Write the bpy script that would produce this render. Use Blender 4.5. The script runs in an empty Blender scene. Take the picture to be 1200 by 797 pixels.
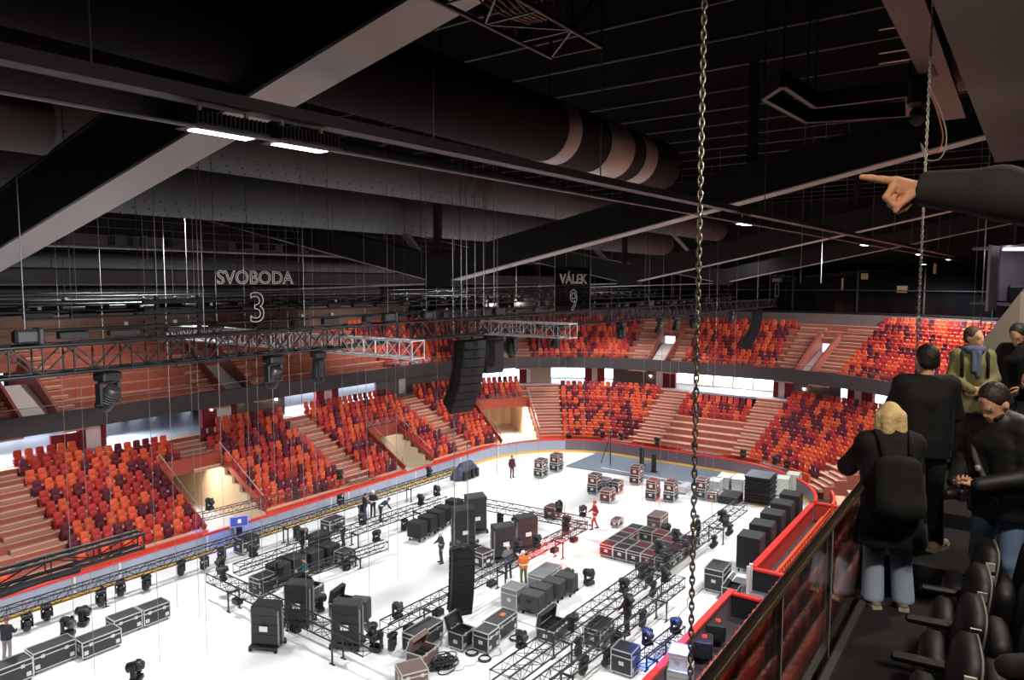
import bpy, math, random
import numpy as np
from mathutils import Vector, Matrix
random.seed(7)
SC = bpy.context.scene
COL = SC.collection
PI = math.pi

# ---------------------------------------------------------------- camera model (x along the rink, y to the left, z up; ice = 0)
FOC, CXP, CYP, CAMZ = 830.0, 600.0, 398.5, 15.0
_d = Vector(((1195 - CXP) / FOC, -(332 - CYP) / FOC, 1.0)).normalized()
_a = math.atan2(_d.z, _d.y) - PI / 2
_z = Vector((0, math.cos(_a), math.sin(_a)))
if _z.y < 0: _z = -_z
AX = _d; AZ = _z; AY = Vector((-(AZ.y * AX.z - AZ.z * AX.y), -(AZ.z * AX.x - AZ.x * AX.z), -(AZ.x * AX.y - AZ.y * AX.x)))
if AY.x > 0: AY = -AY
CAM = Vector((0, 0, CAMZ))
def ray(px, py):
    c = Vector(((px - CXP) / FOC, -(py - CYP) / FOC, 1.0))
    return Vector((AX.dot(c), AY.dot(c), AZ.dot(c)))
def at_z(px, py, z):
    r = ray(px, py); return CAM + r * ((z - CAMZ) / r.z)
def at_y(px, py, y):
    r = ray(px, py); return CAM + r * (y / r.y)
def at_x(px, py, x):
    r = ray(px, py); return CAM + r * (x / r.x)
def at_d(px, py, d):
    return CAM + ray(px, py) * d
def proj(p):
    v = Vector(p) - CAM
    c = AX * v.x + AY * v.y + AZ * v.z
    return (CXP + FOC * c.x / c.z, CYP - FOC * c.y / c.z, c.z)

# ---------------------------------------------------------------- materials
def lin(h):
    if isinstance(h, str):
        h = h.lstrip('#'); h = [int(h[i:i + 2], 16) / 255 for i in (0, 2, 4)]
    return tuple((c / 12.92 if c <= .04045 else ((c + .055) / 1.055) ** 2.4) for c in h) + (1,)
_M = {}
def mat(name, col, rough=.6, metal=0.0, var=.12, scale=6.0, bump=0.0, emit=None, estr=0.0, spec=.5, trans=0.0, alpha=1.0, ior=1.45):
    if name in _M: return _M[name]
    m = bpy.data.materials.new(name); m.use_nodes = True
    nt = m.node_tree; b = nt.nodes['Principled BSDF']
    c = lin(col)
    b.inputs['Roughness'].default_value = rough; b.inputs['Metallic'].default_value = metal
    b.inputs['Specular IOR Level'].default_value = spec
    if var > 0:
        tc = nt.nodes.new('ShaderNodeTexCoord'); n = nt.nodes.new('ShaderNodeTexNoise'); n.inputs['Scale'].default_value = scale; n.inputs['Detail'].default_value = 4
        nt.links.new(tc.outputs['Object'], n.inputs['Vector'])
        mx = nt.nodes.new('ShaderNodeMix'); mx.data_type = 'RGBA'
        mx.inputs[6].default_value = tuple(max(0, v * (1 - var)) for v in c[:3]) + (1,)
        mx.inputs[7].default_value = tuple(min(1, v * (1 + var)) for v in c[:3]) + (1,)
        nt.links.new(n.outputs['Fac'], mx.inputs[0]); nt.links.new(mx.outputs[2], b.inputs['Base Color'])
        if bump > 0:
            bp = nt.nodes.new('ShaderNodeBump'); bp.inputs['Strength'].default_value = bump; bp.inputs['Distance'].default_value = .02
            nt.links.new(n.outputs['Fac'], bp.inputs['Height']); nt.links.new(bp.outputs['Normal'], b.inputs['Normal'])
    else:
        b.inputs['Base Color'].default_value = c
    if emit is not None:
        b.inputs['Emission Color'].default_value = lin(emit); b.inputs['Emission Strength'].default_value = estr
    if trans > 0: b.inputs['Transmission Weight'].default_value = trans; b.inputs['IOR'].default_value = ior
    if alpha < 1: b.inputs['Alpha'].default_value = alpha
    _M[name] = m
    return m
def stripes(name, c1, c2, scale, axis='X', rough=.6, width=.5, metal=0):
    """procedural bands along one object axis"""
    if name in _M: return _M[name]
    m = bpy.data.materials.new(name); m.use_nodes = True; nt = m.node_tree; b = nt.nodes['Principled BSDF']
    tc = nt.nodes.new('ShaderNodeTexCoord'); s = nt.nodes.new('ShaderNodeSeparateXYZ')
    nt.links.new(tc.outputs['Object'], s.inputs[0])
    mu = nt.nodes.new('ShaderNodeMath'); mu.operation = 'MULTIPLY'; mu.inputs[1].default_value = scale
    fr_ = nt.nodes.new('ShaderNodeMath'); fr_.operation = 'FRACT'
    gt = nt.nodes.new('ShaderNodeMath'); gt.operation = 'GREATER_THAN'; gt.inputs[1].default_value = width
    nt.links.new(s.outputs[axis], mu.inputs[0]); nt.links.new(mu.outputs[0], fr_.inputs[0]); nt.links.new(fr_.outputs[0], gt.inputs[0])
    mx = nt.nodes.new('ShaderNodeMix'); mx.data_type = 'RGBA'; mx.inputs[6].default_value = lin(c1); mx.inputs[7].default_value = lin(c2)
    nt.links.new(gt.outputs[0], mx.inputs[0]); nt.links.new(mx.outputs[2], b.inputs['Base Color'])
    b.inputs['Roughness'].default_value = rough; b.inputs['Metallic'].default_value = metal
    _M[name] = m
    return m
def glass(name, tint=(.9, .93, .95), refl=.10, rough=.02):
    """thin pane: mostly see-through, a little mirror"""
    if name in _M: return _M[name]
    m = bpy.data.materials.new(name); m.use_nodes = True; nt = m.node_tree; nt.nodes.clear()
    o = nt.nodes.new('ShaderNodeOutputMaterial'); t = nt.nodes.new('ShaderNodeBsdfTransparent'); g = nt.nodes.new('ShaderNodeBsdfGlossy')
    t.inputs[0].default_value = tint + (1,); g.inputs['Roughness'].default_value = rough; g.inputs[0].default_value = (1, 1, 1, 1)
    lw = nt.nodes.new('ShaderNodeFresnel'); lw.inputs[0].default_value = 1.3
    mu = nt.nodes.new('ShaderNodeMath'); mu.operation = 'MULTIPLY_ADD'; mu.inputs[1].default_value = .8; mu.inputs[2].default_value = refl * .3
    nt.links.new(lw.outputs[0], mu.inputs[0])
    mx = nt.nodes.new('ShaderNodeMixShader'); nt.links.new(mu.outputs[0], mx.inputs[0])
    nt.links.new(t.outputs[0], mx.inputs[1]); nt.links.new(g.outputs[0], mx.inputs[2]); nt.links.new(mx.outputs[0], o.inputs[0])
    _M[name] = m
    return m
def emis(name, col, s):
    return mat(name, col, var=0, emit=col, estr=s)

# ---------------------------------------------------------------- mesh builder
def rotz(a): return Matrix.Rotation(a, 4, 'Z')
def frame(p, q, up=(0, 0, 1)):
    """matrix whose local x runs from p to q, origin p"""
    p = Vector(p); x = (Vector(q) - p).normalized(); u = Vector(up)
    if abs(x.dot(u)) > .99: u = Vector((0, 1, 0))
    y = u.cross(x).normalized(); z = x.cross(y)
    m = Matrix((x, y, z)).transposed().to_4x4(); m.translation = p
    return m
class MB:
    def __init__(s): s.v = []; s.f = []; s.m = []; s.sm = []
    def add(s, vs, fs, mi=0, sm=False, M=None):
        o = len(s.v)
        if M is not None: vs = [M @ Vector(v) for v in vs]
        s.v += [tuple(v) for v in vs]
        s.f += [tuple(i + o for i in f) for f in fs]; s.m += [mi] * len(fs); s.sm += [sm] * len(fs)
        return s
    def box(s, c, d, M=None, mi=0, rz=0, bev=0):
        x, y, z = d[0] / 2, d[1] / 2, d[2] / 2
        R = rotz(rz) if rz else None
        if bev > 0:
            b = min(bev, x * .9, y * .9, z * .9); vs = []
            for sz in (-1, 1):
                for (px, py) in ((x - b, y), (x, y - b), (x, -y + b), (x - b, -y), (-x + b, -y), (-x, -y + b), (-x, y - b), (-x + b, y)):
                    vs.append((px, py, sz * (z - b)))
            for sz in (-1, 1):
                for (px, py) in ((x - b, y - b), (x - b, -y + b), (-x + b, -y + b), (-x + b, y - b)): vs.append((px, py, sz * z))
            fs = []
            for i in range(8): fs.append((i, i + 8, (i + 1) % 8 + 8, (i + 1) % 8))
            T = 20; B = 16
            fs += [(T, T + 3, T + 2, T + 1), (B, B + 1, B + 2, B + 3)]
            cor = [(0, 1), (2, 3), (4, 5), (6, 7)]
            for k, (i, j) in enumerate(cor):
                fs.append((8 + i, T + k, 8 + j)); fs.append((i, j, B + k))
                i2 = cor[(k + 1) % 4][0]
                fs.append((8 + j, T + k, T + (k + 1) % 4, 8 + i2)); fs.append((j, i2, B + (k + 1) % 4, B + k))
        else:
            vs = [(sx * x, sy * y, sz * z) for sx in (-1, 1) for sy in (-1, 1) for sz in (-1, 1)]
            fs = [(0, 1, 3, 2), (4, 6, 7, 5), (0, 4, 5, 1), (2, 3, 7, 6), (0, 2, 6, 4), (1, 5, 7, 3)]
        c = Vector(c)
        vs = [((R @ Vector(v)) if R else Vector(v)) + c for v in vs]
        return s.add(vs, fs, mi, False, M)
    def bar(s, p, q, w, h, mi=0, up=(0, 0, 1)):
        L = (Vector(q) - Vector(p)).length
        return s.box((L / 2, 0, 0), (L, w, h), frame(p, q, up), mi)
    def tube(s, p, q, r, n=8, mi=0, r2=None, cap=True):
        M = frame(p, q); L = (Vector(q) - Vector(p)).length; r2 = r if r2 is None else r2
        vs = [(0, r * math.cos(2 * PI * i / n), r * math.sin(2 * PI * i / n)) for i in range(n)] + [(L, r2 * math.cos(2 * PI * i / n), r2 * math.sin(2 * PI * i / n)) for i in range(n)]
        fs = [(i, (i + 1) % n, n + (i + 1) % n, n + i) for i in range(n)]
        s.add(vs, fs, mi, True, M)
        if cap: s.add(vs, [tuple(range(n))[::-1], tuple(range(n, 2 * n))], mi, False, M)
        return s
    def path(s, pts, r, n=6, mi=0, closed=False):
        pts = [Vector(p) for p in pts]; N = len(pts); vs = []; u = None
        for i, p in enumerate(pts):
            a = pts[(i - 1) % N] if (closed or i > 0) else p; b = pts[(i + 1) % N] if (closed or i < N - 1) else p
            t = (b - a).normalized()
            if u is None:
                u = Vector((0, 0, 1)) if abs(t.z) < .9 else Vector((1, 0, 0))
            u = (u - t * u.dot(t)).normalized(); w = t.cross(u)
            vs += [p + (u * math.cos(2 * PI * k / n) + w * math.sin(2 * PI * k / n)) * r for k in range(n)]
        fs = []
        for i in range(N if closed else N - 1):
            j = (i + 1) % N
            fs += [(i * n + k, i * n + (k + 1) % n, j * n + (k + 1) % n, j * n + k) for k in range(n)]
        if not closed: fs += [tuple(range(n))[::-1], tuple(range((N - 1) * n, N * n))]
        return s.add(vs, fs, mi, True)
    def lathe(s, prof, M=None, n=14, mi=0, sm=True):
        """profile of (r, x): turned about the local x axis"""
        vs = []
        for r, x in prof: vs += [(x, r * math.cos(2 * PI * k / n), r * math.sin(2 * PI * k / n)) for k in range(n)]
        fs = []
        for i in range(len(prof) - 1): fs += [(i * n + k, i * n + (k + 1) % n, (i + 1) * n + (k + 1) % n, (i + 1) * n + k) for k in range(n)]
        fs += [tuple(range(n))[::-1], tuple(range((len(prof) - 1) * n, len(prof) * n))]
        return s.add(vs, fs, mi, sm, M)
    def prism(s, poly, h0, h1, M=None, mi=0):
        """poly in local xy, from z=h0 to z=h1"""
        n = len(poly); vs = [(x, y, h0) for x, y in poly] + [(x, y, h1) for x, y in poly]
        fs = [(i, (i + 1) % n, n + (i + 1) % n, n + i) for i in range(n)] + [tuple(range(n))[::-1], tuple(range(n, 2 * n))]
        return s.add(vs, fs, mi, False, M)
    def ball(s, c, r, n=8, mi=0, sc=(1, 1, 1)):
        vs = [(c[0], c[1], c[2] + r * sc[2])]; m = max(3, n // 2)
        for j in range(1, m):
            a = PI * j / m
            vs += [(c[0] + r * sc[0] * math.sin(a) * math.cos(2 * PI * k / n), c[1] + r * sc[1] * math.sin(a) * math.sin(2 * PI * k / n), c[2] + r * sc[2] * math.cos(a)) for k in range(n)]
        vs.append((c[0], c[1], c[2] - r * sc[2])); L = len(vs) - 1; fs = []
        for k in range(n):
            fs.append((0, 1 + k, 1 + (k + 1) % n)); fs.append((L, L - n + (k + 1) % n, L - n + k))
        for j in range(m - 2):
            o = 1 + j * n
            fs += [(o + k, o + n + k, o + n + (k + 1) % n, o + (k + 1) % n) for k in range(n)]
        return s.add(vs, fs, mi, True)
    def mesh(s, name, mats):
        me = bpy.data.meshes.new(name); me.from_pydata(s.v, [], s.f)
        for m in (mats if isinstance(mats, (list, tuple)) else [mats]): me.materials.append(m)
        me.polygons.foreach_set('material_index', s.m); me.polygons.foreach_set('use_smooth', s.sm); me.update()
        return me
    def build(s, name, mats, parent=None, base=False):
        """links the collected shapes as ONE mesh object; base=True moves its origin to the foot of the mesh"""
        if base and s.v:
            xs = [v[0] for v in s.v]; ys = [v[1] for v in s.v]; zs = [v[2] for v in s.v]
            c = Vector(((min(xs) + max(xs)) / 2, (min(ys) + max(ys)) / 2, min(zs)))
            s.v = [(v[0] - c.x, v[1] - c.y, v[2] - c.z) for v in s.v]
        o = bpy.data.objects.new(name, s.mesh(name, mats)); COL.objects.link(o)
        if base and s.v: o.location = c
        if parent is not None: o.parent = parent
        return o
def tag(o, label, cat, group=None, kind=None):
    o['label'] = label; o['category'] = cat
    if group: o['group'] = group
    if kind: o['kind'] = kind
    return o
def thing(name, label, cat, loc=(0, 0, 0), rz=0, group=None, M=None):
    o = bpy.data.objects.new(name, None); COL.objects.link(o); o.empty_display_size = .1
    if M is not None: o.matrix_world = M
    else: o.location = loc; o.rotation_euler = (0, 0, rz)
    return tag(o, label, cat, group)
def struct(name, mb, mats, label=None):
    o = mb.build(name, mats); o['kind'] = 'structure'
    if label: o['label'] = label
    return o
def copy_tree(o, parent=None):
    c = o.copy(); COL.objects.link(c)
    if parent is not None: c.parent = parent
    for ch in list(o.children): copy_tree(ch, c)
    return c
ORD = ['zeroth', 'first', 'second', 'third', 'fourth', 'fifth', 'sixth', 'seventh', 'eighth', 'ninth', 'tenth', 'eleventh', 'twelfth', 'thirteenth', 'fourteenth', 'fifteenth', 'sixteenth', 'seventeenth', 'eighteenth', 'nineteenth', 'twentieth', 'twenty-first', 'twenty-second', 'twenty-third', 'twenty-fourth', 'twenty-fifth', 'twenty-sixth', 'twenty-seventh', 'twenty-eighth', 'twenty-ninth', 'thirtieth'] + ['thirty-' + w for w in ('first', 'second', 'third', 'fourth', 'fifth', 'sixth', 'seventh', 'eighth', 'ninth')] + ['fortieth'] + ['forty-' + w for w in ('first', 'second', 'third', 'fourth', 'fifth', 'sixth', 'seventh', 'eighth', 'ninth')] + ['fiftieth']

# ---------------------------------------------------------------- soft bodies: blended round cones -> one continuous surface (naive surface nets)
def sdf_eval(prims, P, k):
    D = None
    for pr in prims:
        if pr[0] == 'e':
            _, c, r = pr[:3]
            q = P - np.array(c, dtype=np.float32)
            if len(pr) > 3: q = q @ np.array(pr[3], dtype=np.float32)
            r = np.array(r, dtype=np.float32)
            k0 = np.linalg.norm(q / r, axis=-1); k1 = np.linalg.norm(q / (r * r), axis=-1) + 1e-9
            d = k0 * (k0 - 1) / k1
        else:
            a, b, ra, rb = pr
            a = np.array(a, dtype=np.float32); b = np.array(b, dtype=np.float32); ab = b - a
            t = np.clip(((P - a) @ ab) / (ab @ ab + 1e-12), 0, 1)
            d = np.linalg.norm(P - a - t[..., None] * ab, axis=-1) - (ra + (rb - ra) * t)
        if D is None: D = d
        else:
            h = np.clip(k - np.abs(D - d), 0, None) / k
            D = np.minimum(D, d) - h * h * k * .25
    return D
def soft(prims, vox, k=.03, clips=()):
    lo = np.full(3, 1e9); hi = -lo
    for pr in prims:
        if pr[0] == 'e': ps = [(pr[1], max(pr[2]))]
        else: ps = [(pr[0], pr[2]), (pr[1], pr[3])]
        for c, r in ps:
            c = np.array(c, float); lo = np.minimum(lo, c - r); hi = np.maximum(hi, c + r)
    lo -= 2.5 * vox; hi += 2.5 * vox
    n = np.ceil((hi - lo) / vox).astype(int) + 1
    g = np.stack(np.meshgrid(*[lo[i] + vox * np.arange(n[i]) for i in range(3)], indexing='ij'), -1).astype(np.float32)
    D = sdf_eval(prims, g, k)
    for p, nn in clips: D = np.maximum(D, (g - np.array(p, dtype=np.float32)) @ np.array(nn, dtype=np.float32))
    ins = D < 0
    cn = n - 1; acc = np.zeros(tuple(cn) + (3,)); cnt = np.zeros(tuple(cn))
    offs = [(i, j, l) for i in (0, 1) for j in (0, 1) for l in (0, 1)]
    sl = lambda o: tuple(slice(o[i], o[i] + cn[i]) for i in range(3))
    for a in offs:
        for ax in range(3):
            if a[ax] == 0:
                b = list(a); b[ax] = 1; b = tuple(b)
                da = D[sl(a)]; db = D[sl(b)]; cr = (da < 0) != (db < 0)
                t = np.where(cr, da / np.where(cr, da - db, 1), 0)
                for i in range(3): acc[..., i] += np.where(cr, a[i] + (t if i == ax else 0), 0)
                cnt += cr
    has = cnt > 0; idx = np.full(tuple(cn), -1); idx[has] = np.arange(has.sum())
    base = np.stack(np.meshgrid(*[np.arange(c) for c in cn], indexing='ij'), -1)
    V = (base[has] + acc[has] / cnt[has][:, None]) * vox + lo
    F = []
    for ax in range(3):
        u, w = [(1, 2), (2, 0), (0, 1)][ax]
        A = [slice(None)] * 3; B = [slice(None)] * 3; A[ax] = slice(0, -1); B[ax] = slice(1, None)
        ia = ins[tuple(A)]; ib = ins[tuple(B)]
        for sgn in (0, 1):
            e = np.argwhere((ia & ~ib) if sgn == 0 else (~ia & ib))
            e = e[(e[:, u] > 0) & (e[:, w] > 0) & (e[:, u] < cn[u]) & (e[:, w] < cn[w])]
            if len(e) == 0: continue
            def cell(du, dw):
                c = e.copy(); c[:, u] -= du; c[:, w] -= dw
                return idx[c[:, 0], c[:, 1], c[:, 2]]
            q = np.stack([cell(1, 1), cell(0, 1), cell(0, 0), cell(1, 0)], 1)
            F.append(q if sgn == 0 else q[:, ::-1])
    F = np.concatenate(F); F = F[(F >= 0).all(1)]
    return V.tolist(), F.tolist()
def soft_obj(name, parts, m, parent=None, mats=None):
    """parts: list of (prims, vox, k, clips); joined into one mesh"""
    mb = MB()
    for i, (pr, vox, k, cl) in enumerate(parts):
        v, f = soft(pr, vox, k, cl); mb.add(v, f, 0, True)
    return mb.build(name, m, parent)
# ================================================================ materials used by the setting
ICE = mat('white_floor', '#f0f0ee', .55, var=.03, scale=.6)
RED = mat('red_rim', '#d8322a', .5, var=.06)
BOARD = mat('board_grey', '#9a9fb0', .5, var=.06)
BOARDD = mat('board_purple_grey', '#6d5f68', .5, var=.08)
YEL = mat('kick_yellow', '#e0b040', .5, var=.06)
TREAD = mat('tread_tan', '#c9a08a', .8, var=.10)
RISER = mat('riser_red', '#a25746', .8, var=.10)
ORAN = mat('orange_paint', '#d9502c', .5, var=.06)
FASC = mat('fascia_grey', '#3f3b3d', .7, var=.1)
BLACK = mat('black_paint', '#141416', .55, var=.15)
DARK = mat('dark_steel', '#232326', .5, var=.15)
ROOFM = mat('roof_dark', '#050506', .95, var=.2, spec=.05)
GREYM = mat('grey_paint', '#6c6a6a', .6, var=.08)
FLANGE = mat('flange_grey', '#b4b6b8', .55, var=.06, scale=3)
DUCT = mat('fabric_duct', '#606468', .85, var=.06)
SPIRAL = stripes('spiral_duct', '#060606', '#0a0a0a', 9, 'X', .95)
LITWRAP = stripes('duct_wrap_lit', '#d8d8d6', '#bcbcba', 9, 'X', .4)  # pale wrap; light falling from above is put into its colour
STEEL = mat('steel', '#9a9a98', .35, .8, var=.1)
WHITEM = mat('white_paint', '#d8d4d0', .6, var=.04)
BEIGE = mat('beige_wall', '#b5a28c', .7, var=.06)
WOOD = stripes('wood_panels', '#d9c6a6', '#cbb696', 1.2, 'X', .6, .5)
MAROON = mat('maroon_curtain', '#6e1420', .8, var=.2)
CONC = mat('concourse_floor', '#9aa2ae', .5, var=.06)
GREYW = mat('grey_wall', '#5c5450', .7, var=.08)
LITWIN = emis('lit_window', '#e6edff', 3.2)
LITWARM = emis('lit_window_warm', '#ffe9b8', 1.6)
LAMP = emis('lamp_white', '#f2f6ff', 30)
SPOTL = emis('spot_lamp', '#fff2dc', 25)
GLASS = glass('clear_glass')
GLASSR = glass('balustrade_glass', (.78, .74, .72), .3)
CARPET = mat('dark_carpet', '#19191b', .9, var=.15, scale=30)
TILE = mat('stage_deck_grey', '#6c7684', .6, var=.05)

# ================================================================ the bowl: a rounded rectangle offset outwards by o, run along by s
def fr(s, o, RR=13.0, R=8.5):
    cx = 54.8 - R; L = RR * PI / 2
    if s <= cx: return (s, 36 + o)
    s -= cx
    if s < L:
        a = s / RR; return (cx + (R + o) * math.sin(a), 27.5 + (R + o) * math.cos(a))
    s -= L
    if s < 9: return (54.8 + o, 27.5 - s)
    s -= 9
    if s < L:
        a = s / RR; return (cx + (R + o) * math.cos(a), 18.5 - (R + o) * math.sin(a))
    return (cx - (s - L), 10 - o)
def tang(s):
    a = Vector(fr(s - .02, 3)); b = Vector(fr(s + .02, 3)); return (b - a).normalized()
def P3(s, o, z): x, y = fr(s, o); return (x, y, z)
def steps_s(s0, s1, ds=.9):
    n = max(1, int(math.ceil((s1 - s0) / ds))); return [s0 + (s1 - s0) * i / n for i in range(n + 1)]
def sweep(mb, prof, s0, s1, mi=0, ds=.9, close=True):
    """sweeps a profile of (o, z) along the bowl"""
    ss = steps_s(s0, s1, ds); n = len(prof); vs = []
    for s in ss: vs += [P3(s, o, z) for o, z in prof]
    fs = []
    for i in range(len(ss) - 1):
        for k in range(n if close else n - 1): fs.append((i * n + k, (i + 1) * n + k, (i + 1) * n + (k + 1) % n, i * n + (k + 1) % n))
    if close: fs += [tuple(range(n)), tuple(range((len(ss) - 1) * n, len(ss) * n))[::-1]]
    mb.add(vs, fs, mi)
def s_of(px, o, z, lo=0, hi=100):
    best = (1e9, 0)
    for i in range(int(lo * 10), int(hi * 10)):
        p = proj(P3(i * .1, o, z))
        if p[2] > 0: best = min(best, (abs(p[0] - px), i * .1))
    return best[1]

# rink floor
m = MB(); n = 160
pts = [fr(i * .7 - 14, 0.02) for i in range(int((118 + 14) / .7) + 1)]
m.add([(x, y, 0) for x, y in pts], [tuple(range(len(pts)))])
struct('floor', m, ICE)
m = MB(); m.box((24, 24, -.08), (110, 90, .1)); struct('ground_slab', m, mat('slab_dark', '#3a3535', .8))
# boards of the rink: wall, kick strip and red rim, left side / far end / right side with the gaps of the gates
def boards(name, s0, s1, face):
    m = MB()
    sweep(m, [(0, .2), (0, 1.06), (.1, 1.06), (.1, 0), (.02, 0)], s0, s1, 0)
    sweep(m, [(-.015, 0), (-.015, .2), (.05, .2), (.05, 0)], s0, s1, 1)
    sweep(m, [(-.03, 1.06), (-.03, 1.16), (.18, 1.16), (.18, 1.06)], s0, s1, 2)
    return struct(name, m, [face, YEL, RED])
boards('trim_1', -10, 59, BOARD)
boards('trim_2', 59, 95.5, BOARDD)
# right side: straight boards with a gate gap, red on the outside
def straight_wall(m, p, q, h, w, mi=0, z0=0):
    m.bar((p[0], p[1], z0 + h / 2), (q[0], q[1], z0 + h / 2), w, h, mi)
m = MB()
straight_wall(m, (46.5, 10), (34.2, 10), 1.06, .12, 0); straight_wall(m, (46.5, 10), (34.2, 10), .1, .3, 1, 1.06)
straight_wall(m, (31.2, 10), (4, 10), 1.06, .12, 2); straight_wall(m, (31.2, 10), (4, 10), .1, .26, 1, 1.06)
struct('trim_3', m, [mat('board_red_face', '#b8382c', .5), RED, BOARDD])
# thin vertical joints on the left boards
m = MB()
for s in (14.5, 16.6, 21.3, 23, 30, 31.5, 36, 38, 43.2, 49):
    x, y = fr(s, -.02); m.box((x, y, .63), (.09, .05, .86))
struct('trim_4', m, WHITEM)

# ---------------------------------------------------------------- lower tier
O0, DO, Z0, DZ = 1.3, .8, .9, .435
def row_o(k): return O0 + DO * k
def row_z(k): return Z0 + DZ * k
def tier(mb, s0, s1, k0, k1, o0=O0, do=DO, z0=Z0, dz=DZ, base=0.0):
    ss = steps_s(s0, s1); vs = []
    for s in ss:
        vs.append(P3(s, o0 + do * k0, base))
        for k in range(k0, k1 + 1):
            vs.append(P3(s, o0 + do * k, z0 + dz * k)); vs.append(P3(s, o0 + do * (k + 1), z0 + dz * k))
        vs.append(P3(s, o0 + do * (k1 + 1), base))
    n = 2 * (k1 - k0 + 1) + 2
    for i in range(len(ss) - 1):
        for j in range(n - 1):
            mb.add([vs[i * n + j], vs[(i + 1) * n + j], vs[(i + 1) * n + j + 1], vs[i * n + j + 1]], [(0, 1, 2, 3)], (1 if j % 2 == 0 else 0))
    mb.add(vs[:n], [tuple(range(n))], 1); mb.add(vs[-n:], [tuple(range(n))[::-1]], 1)
VOMS = [(22.0, 26.0, 5), (38.2, 41.4, 4), (51.0, 56.0, 5), (88.4, 91.0, 9)]       # s0, s1, rows cut below
m = MB()
tier(m, -6, 22, 0, 9); tier(m, 26, 38.2, 0, 9); tier(m, 41.4, 51, 0, 9); tier(m, 56, 69.5, 0, 9)
tier(m, 69.5, 75.7, 0, 7); tier(m, 75.7, 88.4, 0, 9); tier(m, 91, 95.5, 0, 8); tier(m, 95.5, 109.6, 2, 8); tier(m, 109.6, 136, 0, 8)
for a, b, k in VOMS[:3]: tier(m, a, b, k + 1, 9, base=row_z(k + 1) - .35)
struct('lower_tier_steps', m, [TREAD, RISER])
# stairs between the blocks: two steps to a row
AISLES = [(13.1, 15.2, 0, 9), (24.0, 25.8, 6, 9), (33.2, 34.9, 0, 9), (45.0, 46.8, 0, 9), (56.2, 58.7, 0, 9), (67.0, 69.3, 0, 9), (75.7, 77.6, 0, 9), (86.2, 88.3, 0, 9)]
m = MB()
for a, b, k0, k1 in AISLES:
    for k in range(k0, k1 + 1):
        for h in (0, 1):
            o = row_o(k) - .36 + .4 * h; z = row_z(k) - DZ * (.5 if h == 0 else 0)
            sweep(m, [(o, z - .2), (o, z + .012), (o + .4, z + .012), (o + .4, z - .2)], a, b, 0)
            sweep(m, [(o - .012, z - .03), (o - .012, z + .016), (o + .09, z + .016), (o + .09, z - .03)], a, b, 1)
struct('aisle_stairs', m, [mat('stair_body', '#b27c68', .8), mat('stair_nosing', '#e0b8a4', .8)])
# front wall of the tier, orange ledge
m = MB()
for a, b in ((-6, 22), (26, 38.2), (41.4, 51), (56, 86), (91, 95.4)):
    h = 1.25 if a >= 56 else .93
    sweep(m, [(1.08, 0), (1.08, h), (1.24, h), (1.24, 0)], a, b)
struct('tier_front_wall', m, ORAN)
# vomitories: tunnel floors, timber side walls, red parapets
m = MB(); mw = MB(); mp = MB()
for i, (a, b, k) in enumerate(VOMS[:3]):
    oe = row_o(k + 1); zt = row_z(k + 1)
    sweep(m, [(.2, -.02), (.2, .06), (13, .06), (13, -.02)], a, b)
    # side walls follow the steps
    for s, sg in ((a, 1), (b, -1)):
        prof = [(O0, 0)]
        for kk in range(k + 1): prof += [(row_o(kk), row_z(kk)), (row_o(kk + 1), row_z(kk))]
        prof += [(oe, 0)]
        t = tang(s); vs = []
        for dd in (.02, .22):
            for o, z in prof:
                x, y = fr(s + sg * 0, o); vs.append((x + t.x * sg * (dd - .02), y + t.y * sg * (dd - .02), z))
        n = len(prof); fs = [tuple(range(n)), tuple(range(n, 2 * n))[::-1]] + [(j, (j + 1) % n, n + (j + 1) % n, n + j) for j in range(n)]
        mw.add(vs, fs)
        # sloping red parapet along the cut
        p = Vector(P3(s, O0, Z0 + .12)); q = Vector(P3(s, oe, zt + .22)); mp.bar(p, q, .12, .4)
        sweep(mw, [(oe, 0), (oe, zt - .4), (13, zt - .4), (13, 0)], s - (.0 if sg > 0 else .2), s + (.2 if sg > 0 else 0))
    sweep(mp, [(oe - .14, zt - .42), (oe - .14, zt + .55), (oe, zt + .55), (oe, zt - .42)], a - .07, b + .07)
    sweep(mw, [(12.8, 0), (12.8, zt), (13, zt), (13, 0)], a, b)
struct('tunnel_floor', m, mat('tunnel_floor_grey', '#c4c4c8', .7))
struct('tunnel_walls', mw, WOOD)
struct('tunnel_parapets', mp, mat('parapet_red', '#9c3f2e', .7))
# ---------------------------------------------------------------- concourse behind the lower tier
CZ = row_z(9) + .02
m = MB(); sweep(m, [(9.2, CZ - .2), (9.2, CZ), (26, CZ), (26, CZ - .2)], -14, 118); struct('concourse_floor', m, CONC)
m = MB(); sweep(m, [(8.3, 6.75), (8.3, 6.85), (26, 6.85), (26, 6.75)], -14, 118); struct('concourse_ceiling', m, mat('ceiling_grey', '#57565a', .8))
m = MB(); sweep(m, [(25, CZ), (25, 6.8), (25.2, 6.8), (25.2, CZ)], -14, 118); struct('concourse_back_wall', m, WHITEM)
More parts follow.
